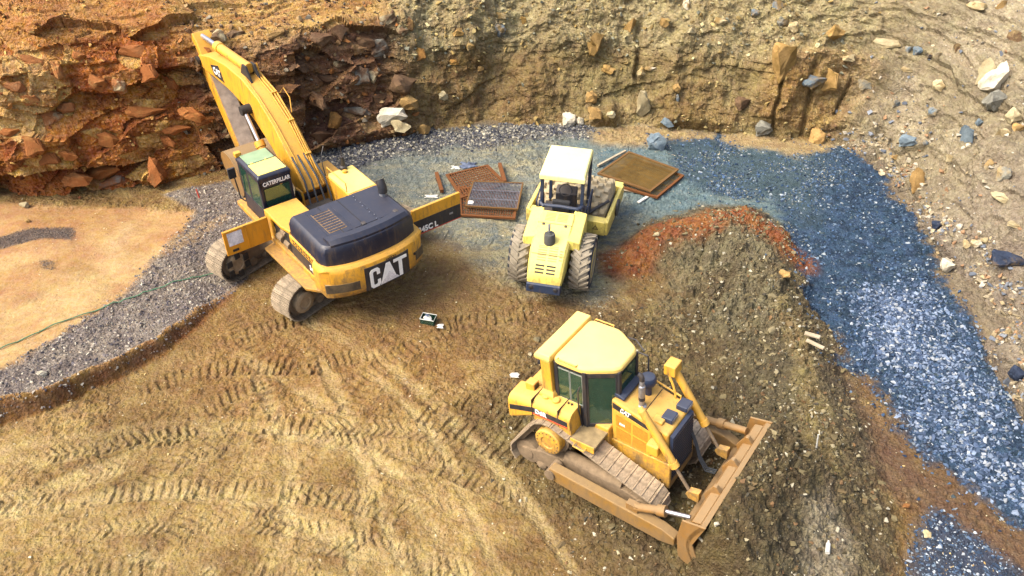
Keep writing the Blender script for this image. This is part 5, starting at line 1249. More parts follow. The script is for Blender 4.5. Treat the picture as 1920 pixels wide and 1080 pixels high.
    ro = MB().loft([[(xa-.05,-hw,2.64),(xb,-hw+.02,2.76),(xb,hw-.02,2.76),(xa-.05,hw,2.64)],[(xa-.05,-hw,2.78),(xb,-hw+.02,2.86),(xb,hw-.02,2.86),(xa-.05,hw,2.78)],[(xa+.03,-hw+.04,2.86),(xb-.06,-hw+.06,2.91),(xb-.06,hw-.06,2.91),(xa+.03,hw-.04,2.86)]])
    ro.build('canopy', M_CANOPY, T, bevel=.03, seg=3)
    n_before = set(o.name for o in T.children)
    # front frame and padfoot drum
    fr = MB()
    f_bk = MB().box(1.80,2.10,-1.16,1.16,.52,.98).build('front_frame_beam', M_YEL_R, T, bevel=.03)
    tri = MB().prism([(-.09,-.06),(.09,-.06),(0,.09)],'z',0,.004).build('warning_triangle', M_DARK, f_bk); tri.matrix_local = frame_matrix((1.795,-.88,.77),(0,-1,0),(0,0,1))
    tr2 = MB().prism([(-.06,-.043),(.06,-.043),(0,.06)],'z',0,.004).build('triangle_face', M_YEL_R, f_bk); tr2.matrix_local = frame_matrix((1.791,-.88,.77),(0,-1,0),(0,0,1))
    for sg in (-1, 1):
        y0, y1 = sorted((sg*1.12, sg*1.24))
        sp = MB().prism([(1.82,.55),(1.95,.50),(3.9,.55),(4.05,.75),(3.95,1.02),(3.5,1.08),(2.6,1.06),(1.82,1.0)],'y',y0,y1).build('side_frame', M_YEL_R, T, bevel=.03)
        MB().cyl((3.0,sg*1.06,.80),(3.0,sg*1.29,.80),.26,n=24).build('drum_bearing', M_BLACK, sp, smooth=True)
    MB().box(3.85,4.15,-1.2,1.2,.58,1.0).build('front_beam', M_YEL_R, T, bevel=.03)
    dr = MB().lathe((3.0,-1.05,.82),(0,1,0),[(0,0),(0,.64),(.03,.70),(2.07,.70),(2.10,.64),(2.10,0)],n=48).build('drum', M_DRUM, T, smooth=True)
    pad = MB().loft([[(-.095,-.085,0),(.095,-.085,0),(.095,.085,0),(-.095,.085,0)],[(-.07,-.065,.11),(.07,-.065,.11),(.07,.065,.11),(-.07,.065,.11)]]).mesh('pad', M_DRUM)
    rows = 10; around = 15
    for r in range(rows):
        for k in range(around):
            a = 2*math.pi*(k+.5*(r % 2))/around; y = -.95+r*1.9/(rows-1)
            M = Matrix.Translation((3.0,y,.82)) @ Matrix.Rotation(a,4,'Y') @ Matrix.Translation((0,0,.685))
            o = bpy.data.objects.new('pad', pad); link(o, dr); o.matrix_local = M
    MB().box(1.2,1.85,-.25,.25,.60,.98).build('articulation_joint', M_BLACK, T, bevel=.04)
    MB().tube([(2.1,-.55,1.0),(2.3,-.8,1.15),(2.45,-1.1,1.35)],.05,n=8).build('front_guard', M_BLACK, T, smooth=True)
    J = Matrix.Translation((1.45,0,0)) @ Matrix.Rotation(rad(-5),4,'Z') @ Matrix.Translation((-1.45,0,0))
    for o in T.children:
        if o.name not in n_before: o.matrix_local = J @ o.matrix_local
    return T
M_VENT = mat_plain('vent_slot_shade', (.22,.17,.06), rough=.8)
M_DRUMBK = mat_plain('dull_black_silencer', (.05,.05,.045), rough=.75, var=.4)
M_CANOPY = mat_paint('cream_canopy_paint', srgb(255,242,160,.80), dust=(.60,.52,.30), amt=.15, rough=.5)
M_DRUM = mat_plain('dusty_drum_steel', (.38,.31,.19), rough=.85, var=.4, scale=6, bmp=.4, metal=.1)
make_roller()
# ================================================================== STONES
def hull_mesh(name, n, seed, flat=1.0, blocky=.5, mat=None, scale=(1,1,1)):
    r = random.Random(seed); bm = bmesh.new()
    for i in range(n):
        v = Vector((r.gauss(0,1), r.gauss(0,1), r.gauss(0,1))).normalized()
        m = max(abs(v.x), abs(v.y), abs(v.z)); b = v/m            # mix of ball and box
        p = v*(1-blocky)+b*blocky*.8; p *= r.uniform(.86, 1.05)
        bm.verts.new((p.x*.5*scale[0], p.y*.5*scale[1], p.z*.5*flat*scale[2]))
    g = bmesh.ops.convex_hull(bm, input=bm.verts)
    bmesh.ops.delete(bm, geom=[e for e in g['geom_interior'] if isinstance(e, bmesh.types.BMVert)], context='VERTS')
    bmesh.ops.triangulate(bm, faces=bm.faces); bmesh.ops.recalc_face_normals(bm, faces=bm.faces)
    me = bpy.data.meshes.new(name); bm.to_mesh(me); bm.free()
    if mat: me.materials.append(mat)
    return me
def mesh_np(me):
    V = np.empty(len(me.vertices)*3, np.float32); me.vertices.foreach_get('co', V)
    F = np.empty(len(me.polygons)*3, np.int32); me.polygons.foreach_get('vertices', F)
    return V.reshape(-1,3), F.reshape(-1,3)
PEB = [mesh_np(hull_mesh('pebble', 9, 500+i, flat=.62, blocky=.6)) for i in range(7)]
def rand_rot(n):
    q = RNG.normal(size=(n,4)); q /= np.linalg.norm(q, axis=1)[:,None]; a,b,c,d = q.T
    return np.stack([np.stack([1-2*(c*c+d*d),2*(b*c-a*d),2*(b*d+a*c)],-1),np.stack([2*(b*c+a*d),1-2*(b*b+d*d),2*(c*d-a*b)],-1),np.stack([2*(b*d-a*c),2*(c*d+a*b),1-2*(b*b+c*c)],-1)],1)
def scatter(name, P, size, cols, mat, label):
    """stones at points P joined into one stretch of gravel"""
    n = len(P); Rm = rand_rot(n); kind = RNG.integers(0, len(PEB), n); VV, FF, CC = [], [], []; base = 0
    asp = RNG.uniform(.65, 1.3, (n,3))
    for k, (v, f) in enumerate(PEB):
        m = np.where(kind == k)[0]
        if not len(m): continue
        V = np.einsum('nij,nvj->nvi', Rm[m], v[None]*asp[m][:,None,:]*size[m][:,None,None]) ; V[:,:,2] *= .8
        V += P[m][:,None,:]
        F = f[None]+(np.arange(len(m))*len(v))[:,None,None]+base
        VV.append(V.reshape(-1,3)); FF.append(F.reshape(-1,3)); CC.append(np.repeat(cols[m], len(v), 0)); base += len(m)*len(v)
    me = np_mesh(name, np.concatenate(VV), np.concatenate(FF), mat, {'soil': np.concatenate(CC)}, smooth=False)
    o = link(bpy.data.objects.new(name, me)); o['kind'] = 'stuff'; o['label'] = label; return o
M_GRAVEL = mat_stone('gravel_stone', 9, .3)
def palette(n, cs, jit=.22):
    c = np.array([c8(*q) for q in cs])[RNG.integers(0, len(cs), n)]
    return np.clip(c*RNG.uniform(1-jit, 1+jit, (n,1)), .004, .92)
cell = np.abs(np.gradient(fx)[None,:]*np.gradient(fy)[:,None]).ravel()
xf, yf = XX.ravel(), YY.ravel()
vis = (FPX > -260) & (FPX < 2180) & (FPY > 150) & (FPY < 1330) & (FPD > 2)
toe_d, _, toe_side, _ = seg_dist(xf[::1], yf[::1], TOE)
inside = (toe_side < 0) | (toe_d < .25)
def pick(mask, n):
    w_ = np.where(vis & inside, mask, 0).astype(np.float64)*cell; w_ /= w_.sum()
    i = RNG.choice(len(w_), n, p=w_)
    x = xf[i]+RNG.uniform(-.5,.5,n)*ST; y = yf[i]+RNG.uniform(-.5,.5,n)*ST
    return np.c_[x, y, floor_zv(x, y)], i
def sizes(n, a, b, pw=2.5): return a+(b-a)*RNG.random(n)**pw
fmid = fbm2(xf, yf, 1.3, 3, 71)
def gravel(name, mask, n, a, b, cs, label, sink=.22, pw=2.5):
    P, i = pick(mask, n); s = sizes(n, a, b, pw); P[:,2] += s*(.5*.5-sink)
    return scatter(name, P, s, palette(n, cs), M_GRAVEL, label)
gravel('blue_gravel', np.clip(FM['blue']*(.25+1.1*sstep(.35,.65,fmid))+.22*FM['bluesoft'],0,2), 17000, .022, .15, [(50,76,108),(62,90,124),(78,106,142),(38,58,84),(96,122,152),(50,70,96),(66,86,110),(84,108,132),(60,82,104),(120,140,160),(172,182,188),(72,88,94)], 'dark blue slate gravel spread along the foot of the right-hand slope', pw=3)
gravel('pale_blue_gravel', FM['lightb']*FM['blue'], 6500, .04, .20, [(118,138,168),(140,158,184),(96,116,148),(150,166,190),(78,98,126),(180,188,196),(60,80,106),(88,108,138)], 'pale blue coarser gravel heaped along the right-hand gully', pw=2)
gravel('grey_gravel', FM['strip']*(.5+.6*fmid), 9500, .03, .13, [(140,130,126),(166,154,144),(116,108,110),(190,178,160),(100,94,100),(208,198,176),(156,138,116)], 'mixed grey gravel on the raised bench to the left of the yard', pw=3)
gravel('wall_foot_gravel', FM['rim'], 6500, .04, .18, [(112,112,116),(140,140,136),(86,88,98),(180,176,160),(70,74,88),(208,200,176)], 'grey gravel lining the foot of the back wall', pw=2.5)
gravel('yard_gravel', FM['back']*(1-FM['rim'])*(1-FM['ap'])*sstep(.4,.62,fmid), 8000, .025, .10, [(120,130,134),(150,152,140),(96,106,118),(178,174,150),(200,192,164)], 'trodden grey-green gravel on the yard behind the machines', sink=.34, pw=3)
gravel('lower_blue_gravel', FM['blue2'], 2500, .03, .13, [(66,88,116),(90,112,140),(50,70,98),(130,150,170),(190,198,204)], 'blue gravel in the bottom right corner below the red stripe', pw=3)
gravel('patch_gravel', FM['patch'], 1200, .03, .08, [(116,104,96),(140,126,112),(92,82,80)], 'thin dark gravel patch on the sandy flat')
spoil = np.clip(FM['olive']*.6+FM['on'], 0, 1)*(1-FM['blue'])
gravel('spoil_stones', spoil*(.3+sstep(.45,.65,fmid)), 11000, .025, .15, [(124,110,74),(146,132,92),(98,88,62),(110,96,66),(176,164,130),(86,80,66),(134,104,70),(204,196,170)], 'loose stones and clods in the pushed-up spoil round the bulldozer', pw=4)
gravel('spoil_clods', spoil*(.3+sstep(.45,.65,fmid)), 1500, .09, .30, [(126,114,80),(140,126,90),(110,98,68),(118,100,68),(150,138,104)], 'big clods of olive earth in the pushed-up spoil', sink=.32, pw=2.5)
yard = np.clip(1-FM['blue']-FM['strip']-FM['sand']-FM['back']-FM['on']-FM['rim'], 0, 1)
gravel('yard_crumbs', yard*(.2+sstep(.45,.65,fmid)), 7000, .018, .085, [(196,162,96),(166,130,72),(140,108,58),(216,190,130),(120,98,66),(230,214,176)], 'crumbs of dry earth and small pebbles over the tan yard', pw=4)
gravel('sand_flecks', FM['sand']*sstep(.5,.7,fmid), 500, .02, .07, [(200,164,108),(170,130,84),(226,204,160)], 'few small pebbles on the sandy flat', pw=3)
# stones lodged in the face
wvis = (WPX > -200) & (WPX < 2120) & (WPY > -160) & (WPY < 1200)
wcell = (np.abs(np.gradient(tv))[None,:]*np.ones((NS,1))).ravel()*WS
def wall_scatter(name, mask, n, a, b, cs, label, sink=.15, pw=3):
    w_ = np.where(wvis, R_(mask), 0).astype(np.float64)*wcell; w_ /= w_.sum()
    i = RNG.choice(len(w_), n, p=w_); s = sizes(n, a, b, pw)
    P = WV[i]+RNG.uniform(-.02,.02,(n,3))+WNr[i]*(s*sink)[:,None]
    return scatter(name, P, s, palette(n, cs), M_GRAVEL, label)
wall_scatter('slope_rubble', right*(.25+sstep(.0,.15,f_md))*(.4+sstep(2,.3,TT)*2.5), 6500, .035, .24, [(190,170,130),(206,190,156),(160,146,116),(216,206,184),(150,156,164),(120,128,140),(178,140,104)], 'stones and rubble lodged all over the right-hand slope', pw=4)
wall_scatter('bank_rubble', mid*(.15+1.2*sstep(2.5,3.6,TT)+1.2*sstep(.7,.2,TT)), 4500, .04, .26, [(178,152,92),(196,176,116),(150,126,76),(214,200,150),(140,140,120)], 'rubble lodged in the bank behind the roller', pw=4)
wall_scatter('cliff_rubble', left*(.4+1.0*sstep(.6,.1,TT)), 2200, .04, .22, [(196,134,66),(170,100,46),(222,176,98),(140,78,38),(206,160,90)], 'broken rusty rock lodged in the left-hand cliff', pw=3)
wall_scatter('dark_cliff_rubble', darkc*(.5+sstep(.9,.1,TT)), 3000, .05, .30, [(128,96,66),(160,124,82),(98,72,56),(190,160,112),(150,140,120),(178,118,62)], 'broken brown rock lodged in the dark cliff behind the excavator', pw=3)

# rocks one can pick out: in the face they belong to it, on the ground they are things of their own
from mathutils import noise as mnoise
REG = {'L': srgb(176,108,56,.5), 'D': srgb(104,74,50,.56), 'M': srgb(150,120,64,.56), 'R': srgb(178,154,108,.56), 'G': srgb(140,116,76,.5)}
ROCKC = {'pale':((222,208,166),(170,152,112)),'grey':((166,164,148),(108,106,98)),'blue':((140,156,162),(86,102,116)),'dark':((62,74,96),(34,42,60)),'tan':((204,168,106),(150,116,68)),
         'ochre':((204,154,84),(150,100,52)),'rust':((190,136,82),(134,90,54)),'brown':((138,110,80),(88,66,50)),'white':((234,226,204),(190,178,150))}
RM_ = {}
def rock_mat(kind, reg):
    if (kind, reg) not in RM_:
        a, b = ROCKC[kind]; RM_[kind, reg] = mat_rock(kind+'_rock', srgb(*a,.60), srgb(*b,.58), dirt=REG[reg], cover={'L':.38,'D':.45,'M':.48,'R':.50,'G':.63}[reg])
    return RM_[kind, reg]
SHAPES = {}
def rock_shape(kind, v):
    if (kind, v) not in SHAPES:
        if v not in SHAPES:
            me = hull_mesh('rock', 15+v, 900+v, blocky=.35+.12*(v % 4)); bm = bmesh.new(); bm.from_mesh(me)
            bmesh.ops.dissolve_limit(bm, angle_limit=rad(14), verts=bm.verts, edges=bm.edges); bmesh.ops.triangulate(bm, faces=bm.faces)
            bmesh.ops.subdivide_edges(bm, edges=bm.edges, cuts=2, use_grid_fill=True)
            for q in bm.verts:
                p = q.co*3.2+Vector((v*7,0,0)); q.co += q.co.normalized()*(.10*(mnoise.fractal(p,1.,2.,3)) + .05*math.floor(3*mnoise.noise(p*.6))/3)
            bmesh.ops.triangulate(bm, faces=bm.faces); bm.to_mesh(me); bm.free()
            me.polygons.foreach_set('use_smooth', [True]*len(me.polygons)); me.set_sharp_from_angle(angle=rad(24)); SHAPES[v] = me
        me = SHAPES[v].copy(); me.materials.append(rock_mat(*kind)); SHAPES[kind, v] = me
    return SHAPES[kind, v]
rk = random.Random(5)
def put_rock(px, py, w_px, h_px, kind, name='rock', tilt=None, depth=None, sink=.25):
    q = hit(px, py)
    if q is None: return None
    P, n, d, wall = q; m = d/CF
    if not wall and name == 'rock': return None
    reg = 'G' if not wall or name != 'rock' else 'L' if px < 400 else 'D' if px < 790 else 'M' if px < 1580 else 'R'; w_, h_ = w_px*m*1.1, h_px*m*1.1/(.85 if wall else .95)
    dp = depth or min(max(.7*min(w_, h_)+.15*max(w_, h_), .05), 1.2*w_)
    o = bpy.data.objects.new(name, rock_shape((kind, reg), rk.randrange(8))); link(o, cliff if wall and name == 'rock' else None)
    o.scale = (w_, dp, h_); o.rotation_euler = (rk.uniform(-.4,.4), tilt if tilt is not None else rk.uniform(-.25,.25), rk.uniform(-.7,.7))
    off = Vector(n)*(.5*dp-sink*dp) if wall else Vector((0, 0, h_*(.5-sink)))
    o.location = Vector(P)+off
    if not wall or name != 'rock':
        if not wall: o.location.y += .25*h_
    return o
things_rock = [  # px, py, width, height, kind, label
 (755,160,58,46,'brown','rounded brown boulder above the pale slabs behind the excavator'), (769,195,36,32,'tan','tan block resting on the white slab at the foot of the dark cliff'),
 (740,216,62,34,'white','large white slab at the foot of the dark cliff'), (746,240,58,24,'pale','flat weathered slab under the white slab'), (792,245,30,20,'tan','tan stone at the right end of the slab pile'),
 (632,224,24,32,'ochre','yellowish block standing by the dark cliff, left of the slab pile'), (829,183,20,18,'pale','small pale stone stuck low on the brown bank, right of the slab pile'),
 (1207,194,40,54,'pale','tall pale boulder leaning on the bank above the padfoot roller'), (1228,278,44,36,'blue','blue-grey boulder lying on the gravel behind the stacked brown screens'),
 (1250,232,32,14,'blue','low bluish stone between the tall pale boulder and the sandy apron'), (1064,226,28,26,'white','white stone at the wall foot behind the roller canopy'), (1085,226,16,16,'white','smaller white stone touching the white stone at the wall foot'),
 (1108,186,22,28,'tan','tan stone on the bank above the white stones'), (1118,212,32,20,'tan','flat tan stone between the white stones and the tall pale boulder'), (1148,214,18,14,'pale','small round stone left of the tall pale boulder'),
 (1430,241,36,32,'grey','grey-white boulder at the edge of the sandy apron'), (1534,257,30,38,'tan','upright tan boulder where the back wall meets the right slope'), (1386,195,36,26,'brown','dark clod of rock with small stones on it below the cracked rib'),
 (1870,150,48,64,'white','large white boulder high on the right slope'), (1848,142,30,42,'pale','pale slab leaning left of the large white boulder'), (1868,192,52,40,'grey','grey broken boulder just below the large white boulder'),
 (1906,215,32,30,'pale','pale boulder at the right edge below the grey broken boulder'), (1814,254,28,30,'blue','angular blue-grey stone on the right slope, left of the white group'), (1836,229,14,22,'blue','small blue stone just above the angular blue-grey stone'),
 (1720,340,26,40,'tan','pinkish upright stone at the top edge of the blue gravel'), (1775,512,28,46,'white','pale pointed slab standing at the edge of the pale blue gravel'), (1888,490,64,30,'dark','long dark blue boulder half buried in the right slope'),
 (1904,704,36,36,'dark','dark blue boulder at the right edge beside the pale blue gravel'), (1700,270,36,24,'blue','dull blue stone low on the right slope'), (1880,368,42,16,'pale','flat pale stone on the right slope above the dark blue boulder'),
 (1752,422,18,18,'dark','small dark blue stone at the edge of the blue gravel'), (75,700,22,11,'white','white block lying on the grey gravel bench'), (47,387,20,14,'pale','pale stone at the top edge of the sandy flat'), (53,415,12,10,'tan','small tan stone on the sandy flat below the pale stone'),
 (893,906,14,12,'white','') , (1380,870,0,0,'white',''),
 (1475,520,22,16,'tan','tan clod on the berm below the red crest'), (1228,441,16,10,'pale','pale stone on the red end of the berm'), (1738,1006,16,14,'pale','pale stone on the blue gravel in the bottom right corner'), (1345,985,12,10,'white','small white stone in the spoil in front of the blade'),
 (1700,957,8,28,'rust','narrow rusty stone in the red stripe at the lower right'),
]
for px, py, a, b, kind, label in things_rock:
    if not label: continue
    o = put_rock(px, py, a, b, kind, name='boulder' if a >= 24 else 'stone')
    if o: tag(o, label, 'rock')
embedded = [(185,157,36,40,'tan'),(226,166,24,32,'pale'),(150,100,26,20,'ochre'),(60,268,44,30,'ochre'),(100,215,40,26,'pale'),(30,160,40,24,'pale'),(120,205,34,20,'pale'),(270,208,80,26,'ochre'),(360,218,56,24,'ochre'),(385,225,40,16,'ochre'),
 (190,318,120,34,'tan'),(215,338,60,22,'grey'),(150,340,70,26,'rust'),(285,318,50,50,'rust'),(200,262,80,30,'ochre'),(90,300,60,24,'rust'),(130,290,50,20,'ochre'),(325,245,70,24,'rust'),(310,265,60,18,'rust'),(20,250,40,20,'ochre'),(60,190,36,16,'tan'),
 (280,140,50,30,'rust'),(250,100,60,34,'rust'),(320,160,40,20,'rust'),(110,130,46,26,'tan'),(60,110,50,20,'tan'),(410,70,40,34,'pale'),(440,60,46,20,'pale'),(390,100,30,40,'tan'),
 (600,70,50,30,'brown'),(640,60,40,36,'brown'),(560,120,60,26,'brown'),(690,80,44,40,'brown'),(520,60,50,20,'tan'),(620,150,60,24,'brown'),(545,175,70,22,'rust'),(600,190,60,20,'brown'),(680,140,40,30,'grey'),(716,90,40,36,'grey'),(700,150,30,24,'pale'),(715,185,34,16,'brown'),(665,208,60,18,'grey'),(605,255,60,26,'brown'),(640,120,30,20,'pale'),(755,60,26,20,'pale'),(770,50,20,26,'tan'),(790,104,26,20,'ochre'),(735,40,40,26,'pale'),(765,175,20,18,'ochre'),
 (1120,82,30,42,'tan'),(1203,131,26,20,'pale'),(1272,166,18,18,'tan'),(1272,184,10,14,'blue'),(1110,95,26,24,'tan'),(1140,130,32,14,'tan'),(940,55,22,24,'blue'),(940,30,30,10,'pale'),(980,35,14,12,'tan'),(1215,125,24,10,'white'),(1135,130,20,20,'tan'),
 (1522,152,58,30,'blue'),(1560,152,40,34,'tan'),(1472,122,46,96,'tan'),(1590,110,26,14,'pale'),(1660,80,50,18,'pale'),(1700,90,14,14,'blue'),(1720,95,18,16,'blue'),(1740,105,14,14,'dark'),(1760,103,14,10,'white'),(1793,88,16,14,'brown'),(1620,158,30,14,'grey'),
 (1905,68,36,22,'brown'),(1830,10,40,16,'pale'),(1880,8,30,16,'tan'),(1460,8,24,16,'blue'),(1420,25,16,12,'blue'),(1465,40,30,16,'grey'),(1485,55,22,20,'pale'),(1285,5,20,20,'white'),(1700,130,26,12,'pale'),(1678,195,14,18,'blue'),(1745,210,18,16,'blue'),(1880,250,40,26,'pale'),(1910,240,26,18,'tan'),(1665,298,12,12,'white'),(1676,295,12,10,'tan'),(1810,455,20,16,'pale'),(1825,455,22,16,'white'),(1845,450,16,14,'pale'),(1780,300,20,12,'pale'),(1850,310,18,22,'tan'),(1900,420,30,12,'pale'),(1860,560,10,8,'white'),
 (1830,635,14,10,'white'),(1890,620,16,10,'pale'),(1700,300,12,10,'white'),(1756,158,26,20,'pale'),(1820,270,10,8,'white'),(1880,325,26,30,'grey'),(1735,265,16,14,'blue'),(1570,60,40,26,'tan'),(1350,40,30,16,'pale'),(1300,60,20,14,'pale'),(1240,40,24,16,'tan'),(1180,50,20,30,'tan'),(860,60,24,16,'tan'),(880,90,18,14,'pale'),(905,130,14,12,'tan'),(850,120,20,14,'ochre')]
for e in embedded: put_rock(*e, sink=.44 if e[0] > 780 else .62)
# ================================================================== SMALL THINGS
M_RUST = mat_plain('orange_rust', srgb(182,112,42,.5), rough=.9, var=.5, scale=4, bmp=.5, col2=srgb(128,76,34,.5))
M_RUST2 = mat_plain('brown_rust', srgb(150,104,48,.6), rough=.85, var=.4, scale=8, bmp=.4, col2=srgb(118,88,44,.6))
M_WIRE = mat_plain('dark_wire', (.15,.15,.17), rough=.6, metal=.4, var=.4)
M_WIRE2 = mat_plain('olive_brown_wire', srgb(150,118,56,.55), rough=.8, metal=.2, var=.45, scale=5)
M_WOOD = mat_plain('weathered_wood', (.32,.25,.15), rough=.85, var=.3, scale=10, col2=(.42,.35,.25))
M_CLOTH = mat_plain('dark_blue_cloth', (.03,.045,.09), rough=.95, var=.5, scale=9, col2=(.14,.17,.24))
M_PALEC = mat_plain('pale_plastic', (.46,.45,.40), rough=.5, var=.2)
M_CORD = mat_plain('green_cord', srgb(104,160,118,.45), rough=.6, var=.2)
def ground_quad(pts, z):
    return [Vector((*G(px, py, z)[:2], z)) for px, py in pts]
def screen(name, label, quad_px, z, th, nb, mat_f, mat_b, cross=2, rim=.05, br=.010, group=None, hole=False):
    """a steel screen panel: rim of four beams, bars, cross bars"""
    q = ground_quad(quad_px, 0); c = sum(q, Vector())/4
    zz = max(floor_z(p.x, p.y) for p in q+[c])+z
    T = empty(name, (c.x, c.y, zz)); tag(T, label, 'screen panel', group)
    L = [Vector((p.x-c.x, p.y-c.y, 0)) for p in q]
    for i in range(4):
        a, b = L[i], L[(i+1)%4]; d = (b-a).normalized(); n = Vector((-d.y, d.x, 0))*rim*.5; a = a-d*rim*.5*(1 if i % 2 else -1); b = b+d*rim*.5*(1 if i % 2 else -1)
        MB().hexa([a-n,b-n,b+n,a+n,*[p+Vector((0,0,th)) for p in (a-n,b-n,b+n,a+n)]]).build('rim_beam', mat_f, T)
    for k in range(nb):
        u = (k+.7)/(nb+.4); a = L[0].lerp(L[1], u); b = L[3].lerp(L[2], u); h = Vector((0,0,th*.62))
        MB().cyl(a+h, b+h, br, n=5).build('bar', mat_b, T)
    for k in range(cross):
        v = (k+1)/(cross+1); a = L[0].lerp(L[3], v); b = L[1].lerp(L[2], v); h = Vector((0,0,th*.38))
        MB().cyl(a+h, b+h, br*1.3 if not hole else br, n=5).build('cross_bar', mat_b, T)
    return T
screen('screen_panel', 'rusty orange screen lying behind the dark wire grid near the excavator', [(838,334),(914,316),(948,350),(866,376)], .03, .05, 16, M_RUST, M_RUST, 9, .07, .018, hole=True)
screen('screen_panel', 'lowest rusty orange screen peeping out from under the dark wire grid', [(860,356),(972,366),(964,414),(864,408)], .04, .06, 22, M_RUST, M_RUST, 7, .08, .016, hole=True)
screen('screen_panel', 'dark wire grid lying on top of the rusty screens', [(888,351),(980,354),(970,403),(874,397)], .14, .05, 34, M_RUST2, M_WIRE, 2, .05, .012)
screen('screen_panel', 'lowest rusty screen of the stack right of the roller drum', [(1190,304),(1279,336),(1231,376),(1142,350)], .04, .07, 26, M_RUST, M_WIRE2, 3, .08, .012)
screen('screen_panel', 'topmost brown screen of the stack right of the roller drum', [(1178,298),(1268,331),(1218,371),(1122,338)], .14, .06, 56, M_RUST2, M_WIRE2, 3, .08, .011)
def beam(name, label, cat, a_px, b_px, w_, h_, mat, z=.0, lift=(0,0)):
    a = G(*a_px, 0); b = G(*b_px, 0); a = Vector((a[0],a[1],0)); b = Vector((b[0],b[1],0)); c = (a+b)/2
    zz = max(floor_z(p.x, p.y) for p in (a, b, c))+z
    T = MB(); d = (b-a); L = d.length; M = Matrix.Rotation(math.atan2(d.y, d.x), 4, 'Z') @ Matrix.Rotation(-math.atan2(lift[1]-lift[0], L), 4, 'Y')
    T.hexa([(-L/2,-w_/2,0),(L/2,-w_/2*.94,0),(L/2,w_/2,0),(-L/2,w_/2*.96,0),(-L/2,-w_/2,h_),(L/2,-w_/2*.94,h_*.96),(L/2,w_/2,h_),(-L/2,w_/2*.96,h_)])
    o = T.build(name, mat, None, bevel=.008); o.matrix_local = Matrix.Translation((c.x, c.y, zz+(lift[0]+lift[1])/2)) @ M
    return tag(o, label, cat)
beam('steel_beam', 'orange beam lying left of the rusty screens by the excavator door', 'beam', (819,332),(829,366), .12,.12, M_RUST)
beam('steel_beam', 'orange beam lying at the far right corner of the rusty screens', 'beam', (937,316),(947,350), .12,.14, M_RUST, z=.05)
beam('timber_board', 'pale timber lying along the far edge of the brown screen stack', 'board', (1172,290),(1120,318), .08,.07, M_WOOD, z=.05)
beam('timber_board', 'upper pale board sticking out under the near corner of the brown screens', 'board', (1163,358),(1206,365), .10,.04, M_WOOD)
beam('timber_board', 'lower pale board at the near corner of the brown screens', 'board', (1196,383),(1215,371), .10,.05, M_PALEC)
beam('wood_scrap', 'pale splintered plank lying on the berm beside the blue gravel', 'plank', (1500,676),(1532,692), .10,.05, M_WOOD)
beam('wood_scrap', 'short pale plank just above the splintered plank on the berm', 'plank', (1498,660),(1526,668), .12,.05, M_WOOD)
def crumple(name, label, cat, px, py, w_px, h_px, mat, seed, ht=.12, n=14):
    """a crumpled sheet lying on the ground"""
    q = hit(px, py); P = q[0]; m = q[2]/CF; W, Hd = w_px*m, h_px*m/.65; r = np.random.default_rng(seed)
    g = np.linspace(-.5,.5,n); X, Y = np.meshgrid(g, g); X = X.ravel(); Y = Y.ravel()
    Z = ht*(fbm2(X*5+seed, Y*5, 1, 4, seed)*1.6-.5)*np.clip(1.15-2*np.maximum(abs(X),abs(Y)), .12, 1)
    Z = np.maximum(Z, .004); X = X*W*(1+.2*np.sin(9*Y+seed)); Y = Y*Hd*(1+.25*np.sin(8*X+seed))
    me = np_mesh(name, np.c_[X, Y, Z], grid_faces(n, n), mat)
    o = link(bpy.data.objects.new(name, me)); o.location = P+np.array([0,0,.01]); s = o.modifiers.new('thick','SOLIDIFY'); s.thickness = .008
    return tag(o, label, cat)
crumple('crumpled_sheet', 'dark blue crumpled sheet on the gravel behind the rusty screens', 'cloth', 876,307, 30,12, M_CLOTH, 3, .30)
crumple('crumpled_sheet', 'pale plastic scrap beside the dark blue crumpled sheet', 'scrap', 858,312, 16,8, M_PALEC, 4, .12)
crumple('plastic_scrap', 'pale flat scrap lying left of the orange beam by the excavator door', 'scrap', 806,366, 22,7, M_PALEC, 5, .08)
crumple('plastic_scrap', 'small white scrap beside the clear plastic tub', 'scrap', 822,610, 11,8, M_PALEC, 6, .06)
crumple('plastic_scrap', 'white scrap on the tan yard left of the bulldozer cab', 'scrap', 964,701, 16,7, M_PALEC, 7, .05)
crumple('plastic_scrap', 'white flake lying on the dark wire grid', 'scrap', 885,386, 11,6, M_PALEC, 8, .04).location.z += .20
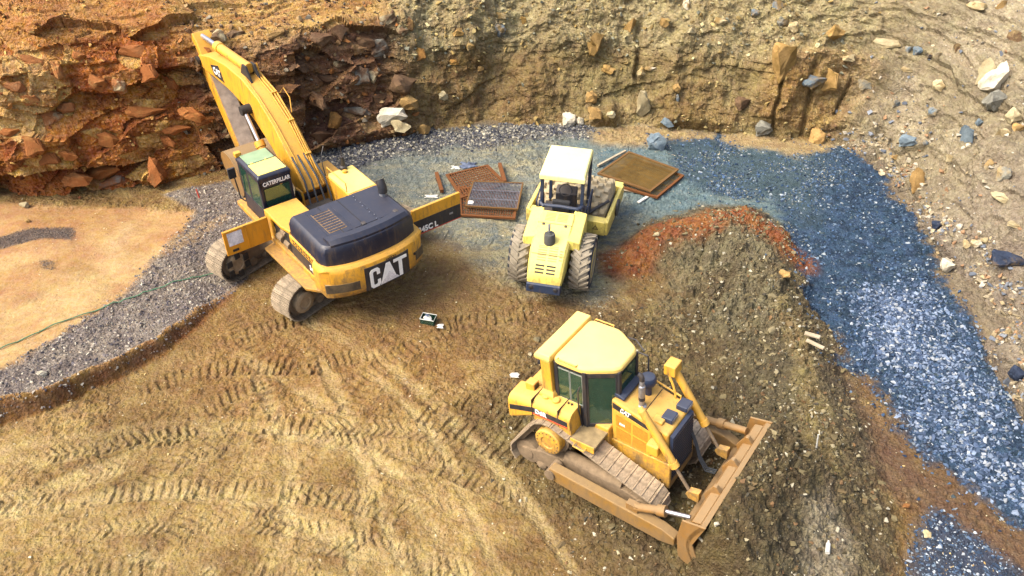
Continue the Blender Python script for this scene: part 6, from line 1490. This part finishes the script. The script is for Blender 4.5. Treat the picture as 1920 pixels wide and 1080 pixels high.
# clear plastic tub
P, _, d_, _ = hit(803, 600); m_ = d_/CF
tub = empty('plastic_tub', P, (0, 0, -.25)); tag(tub, 'clear plastic tub with white and blue contents on the tan yard', 'tub')
mt = mat_glass('clear_plastic', (.75,.78,.76)); tb = MB(); a_, b_, h_ = .19, .13, .16
for x0, x1, y0, y1 in ((-a_,a_,-b_,-b_+.008),(-a_,a_,b_-.008,b_),(-a_,-a_+.008,-b_+.01,b_-.01),(a_-.008,a_,-b_+.01,b_-.01)): tb.box(x0,x1,y0,y1,.012,h_)
tb.box(-a_,a_,-b_,b_,0,.01); tb.build('tub_body', mt, tub)
MB().tube([(-a_,-b_,h_),(a_,-b_,h_),(a_,b_,h_),(-a_,b_,h_),(-a_,-b_,h_)], .012, n=6).build('tub_rim', M_PALEC, tub, smooth=True)
me = hull_mesh('contents', 26, 77, blocky=.3, mat=M_PALEC, scale=(.26,.18,.20)); o = link(bpy.data.objects.new('contents', me), tub); o.location = (-.02,0,.10)
me = hull_mesh('blue_wrapper', 16, 78, blocky=.3, mat=M_CLOTH, scale=(.12,.10,.06)); o = link(bpy.data.objects.new('blue_wrapper', me), tub); o.location = (-.04,.01,.20)
# green cord along the bench
pts = []
for px, py in [(-160,742),(-40,682),(0,665),(60,636),(120,608),(200,576),(290,538),(350,513),(392,496),(440,482)]:
    x, y, _ = G(px, py, .35); pts.append((x, y))
pts = np.array(pts); tt = np.linspace(0, len(pts)-1, 90); cx = np.interp(tt, range(len(pts)), pts[:,0]); cy = np.interp(tt, range(len(pts)), pts[:,1])
o = MB().tube([(x, y, floor_z(x, y)+.035+.012*math.sin(i*.9)) for i, (x, y) in enumerate(zip(cx, cy))], .016, n=6).build('green_cord', M_CORD, None, smooth=True)
tag(o, 'long green cord stretched over the grey gravel bench on the left', 'cord')
# small sticks
def stick(name, label, cat, px, py, L, r, tilt, mat):
    P = hit(px, py)[0]; d = Vector((tilt, .15, 1)).normalized()
    o = MB().cyl((0,0,-.06), d*L, r, r*.8, n=8).build(name, mat, None, smooth=True); o.location = P; return tag(o, label, cat)
stick('survey_stake', 'thin white stake standing in the spoil right of the blade', 'stake', 1533, 838, .38, .02, -.1, M_PALEC)
stick('survey_stake', 'short red stake at the foot of the rusty cliff left of the excavator', 'stake', 374, 368, .30, .025, -.15, M_RED)
P = hit(1552, 1040)[0]
bo = MB().lathe((0,0,.0),(.35,.93,.05),[(0,0),(0,.045),(.20,.045),(.24,.02),(.27,.02),(.27,0)],n=16).build('bottle', M_PALEC, None, smooth=True); bo.location = Vector(P)+Vector((0,0,.05))
tag(bo, 'white plastic bottle lying on the pale crest at the bottom edge', 'bottle')
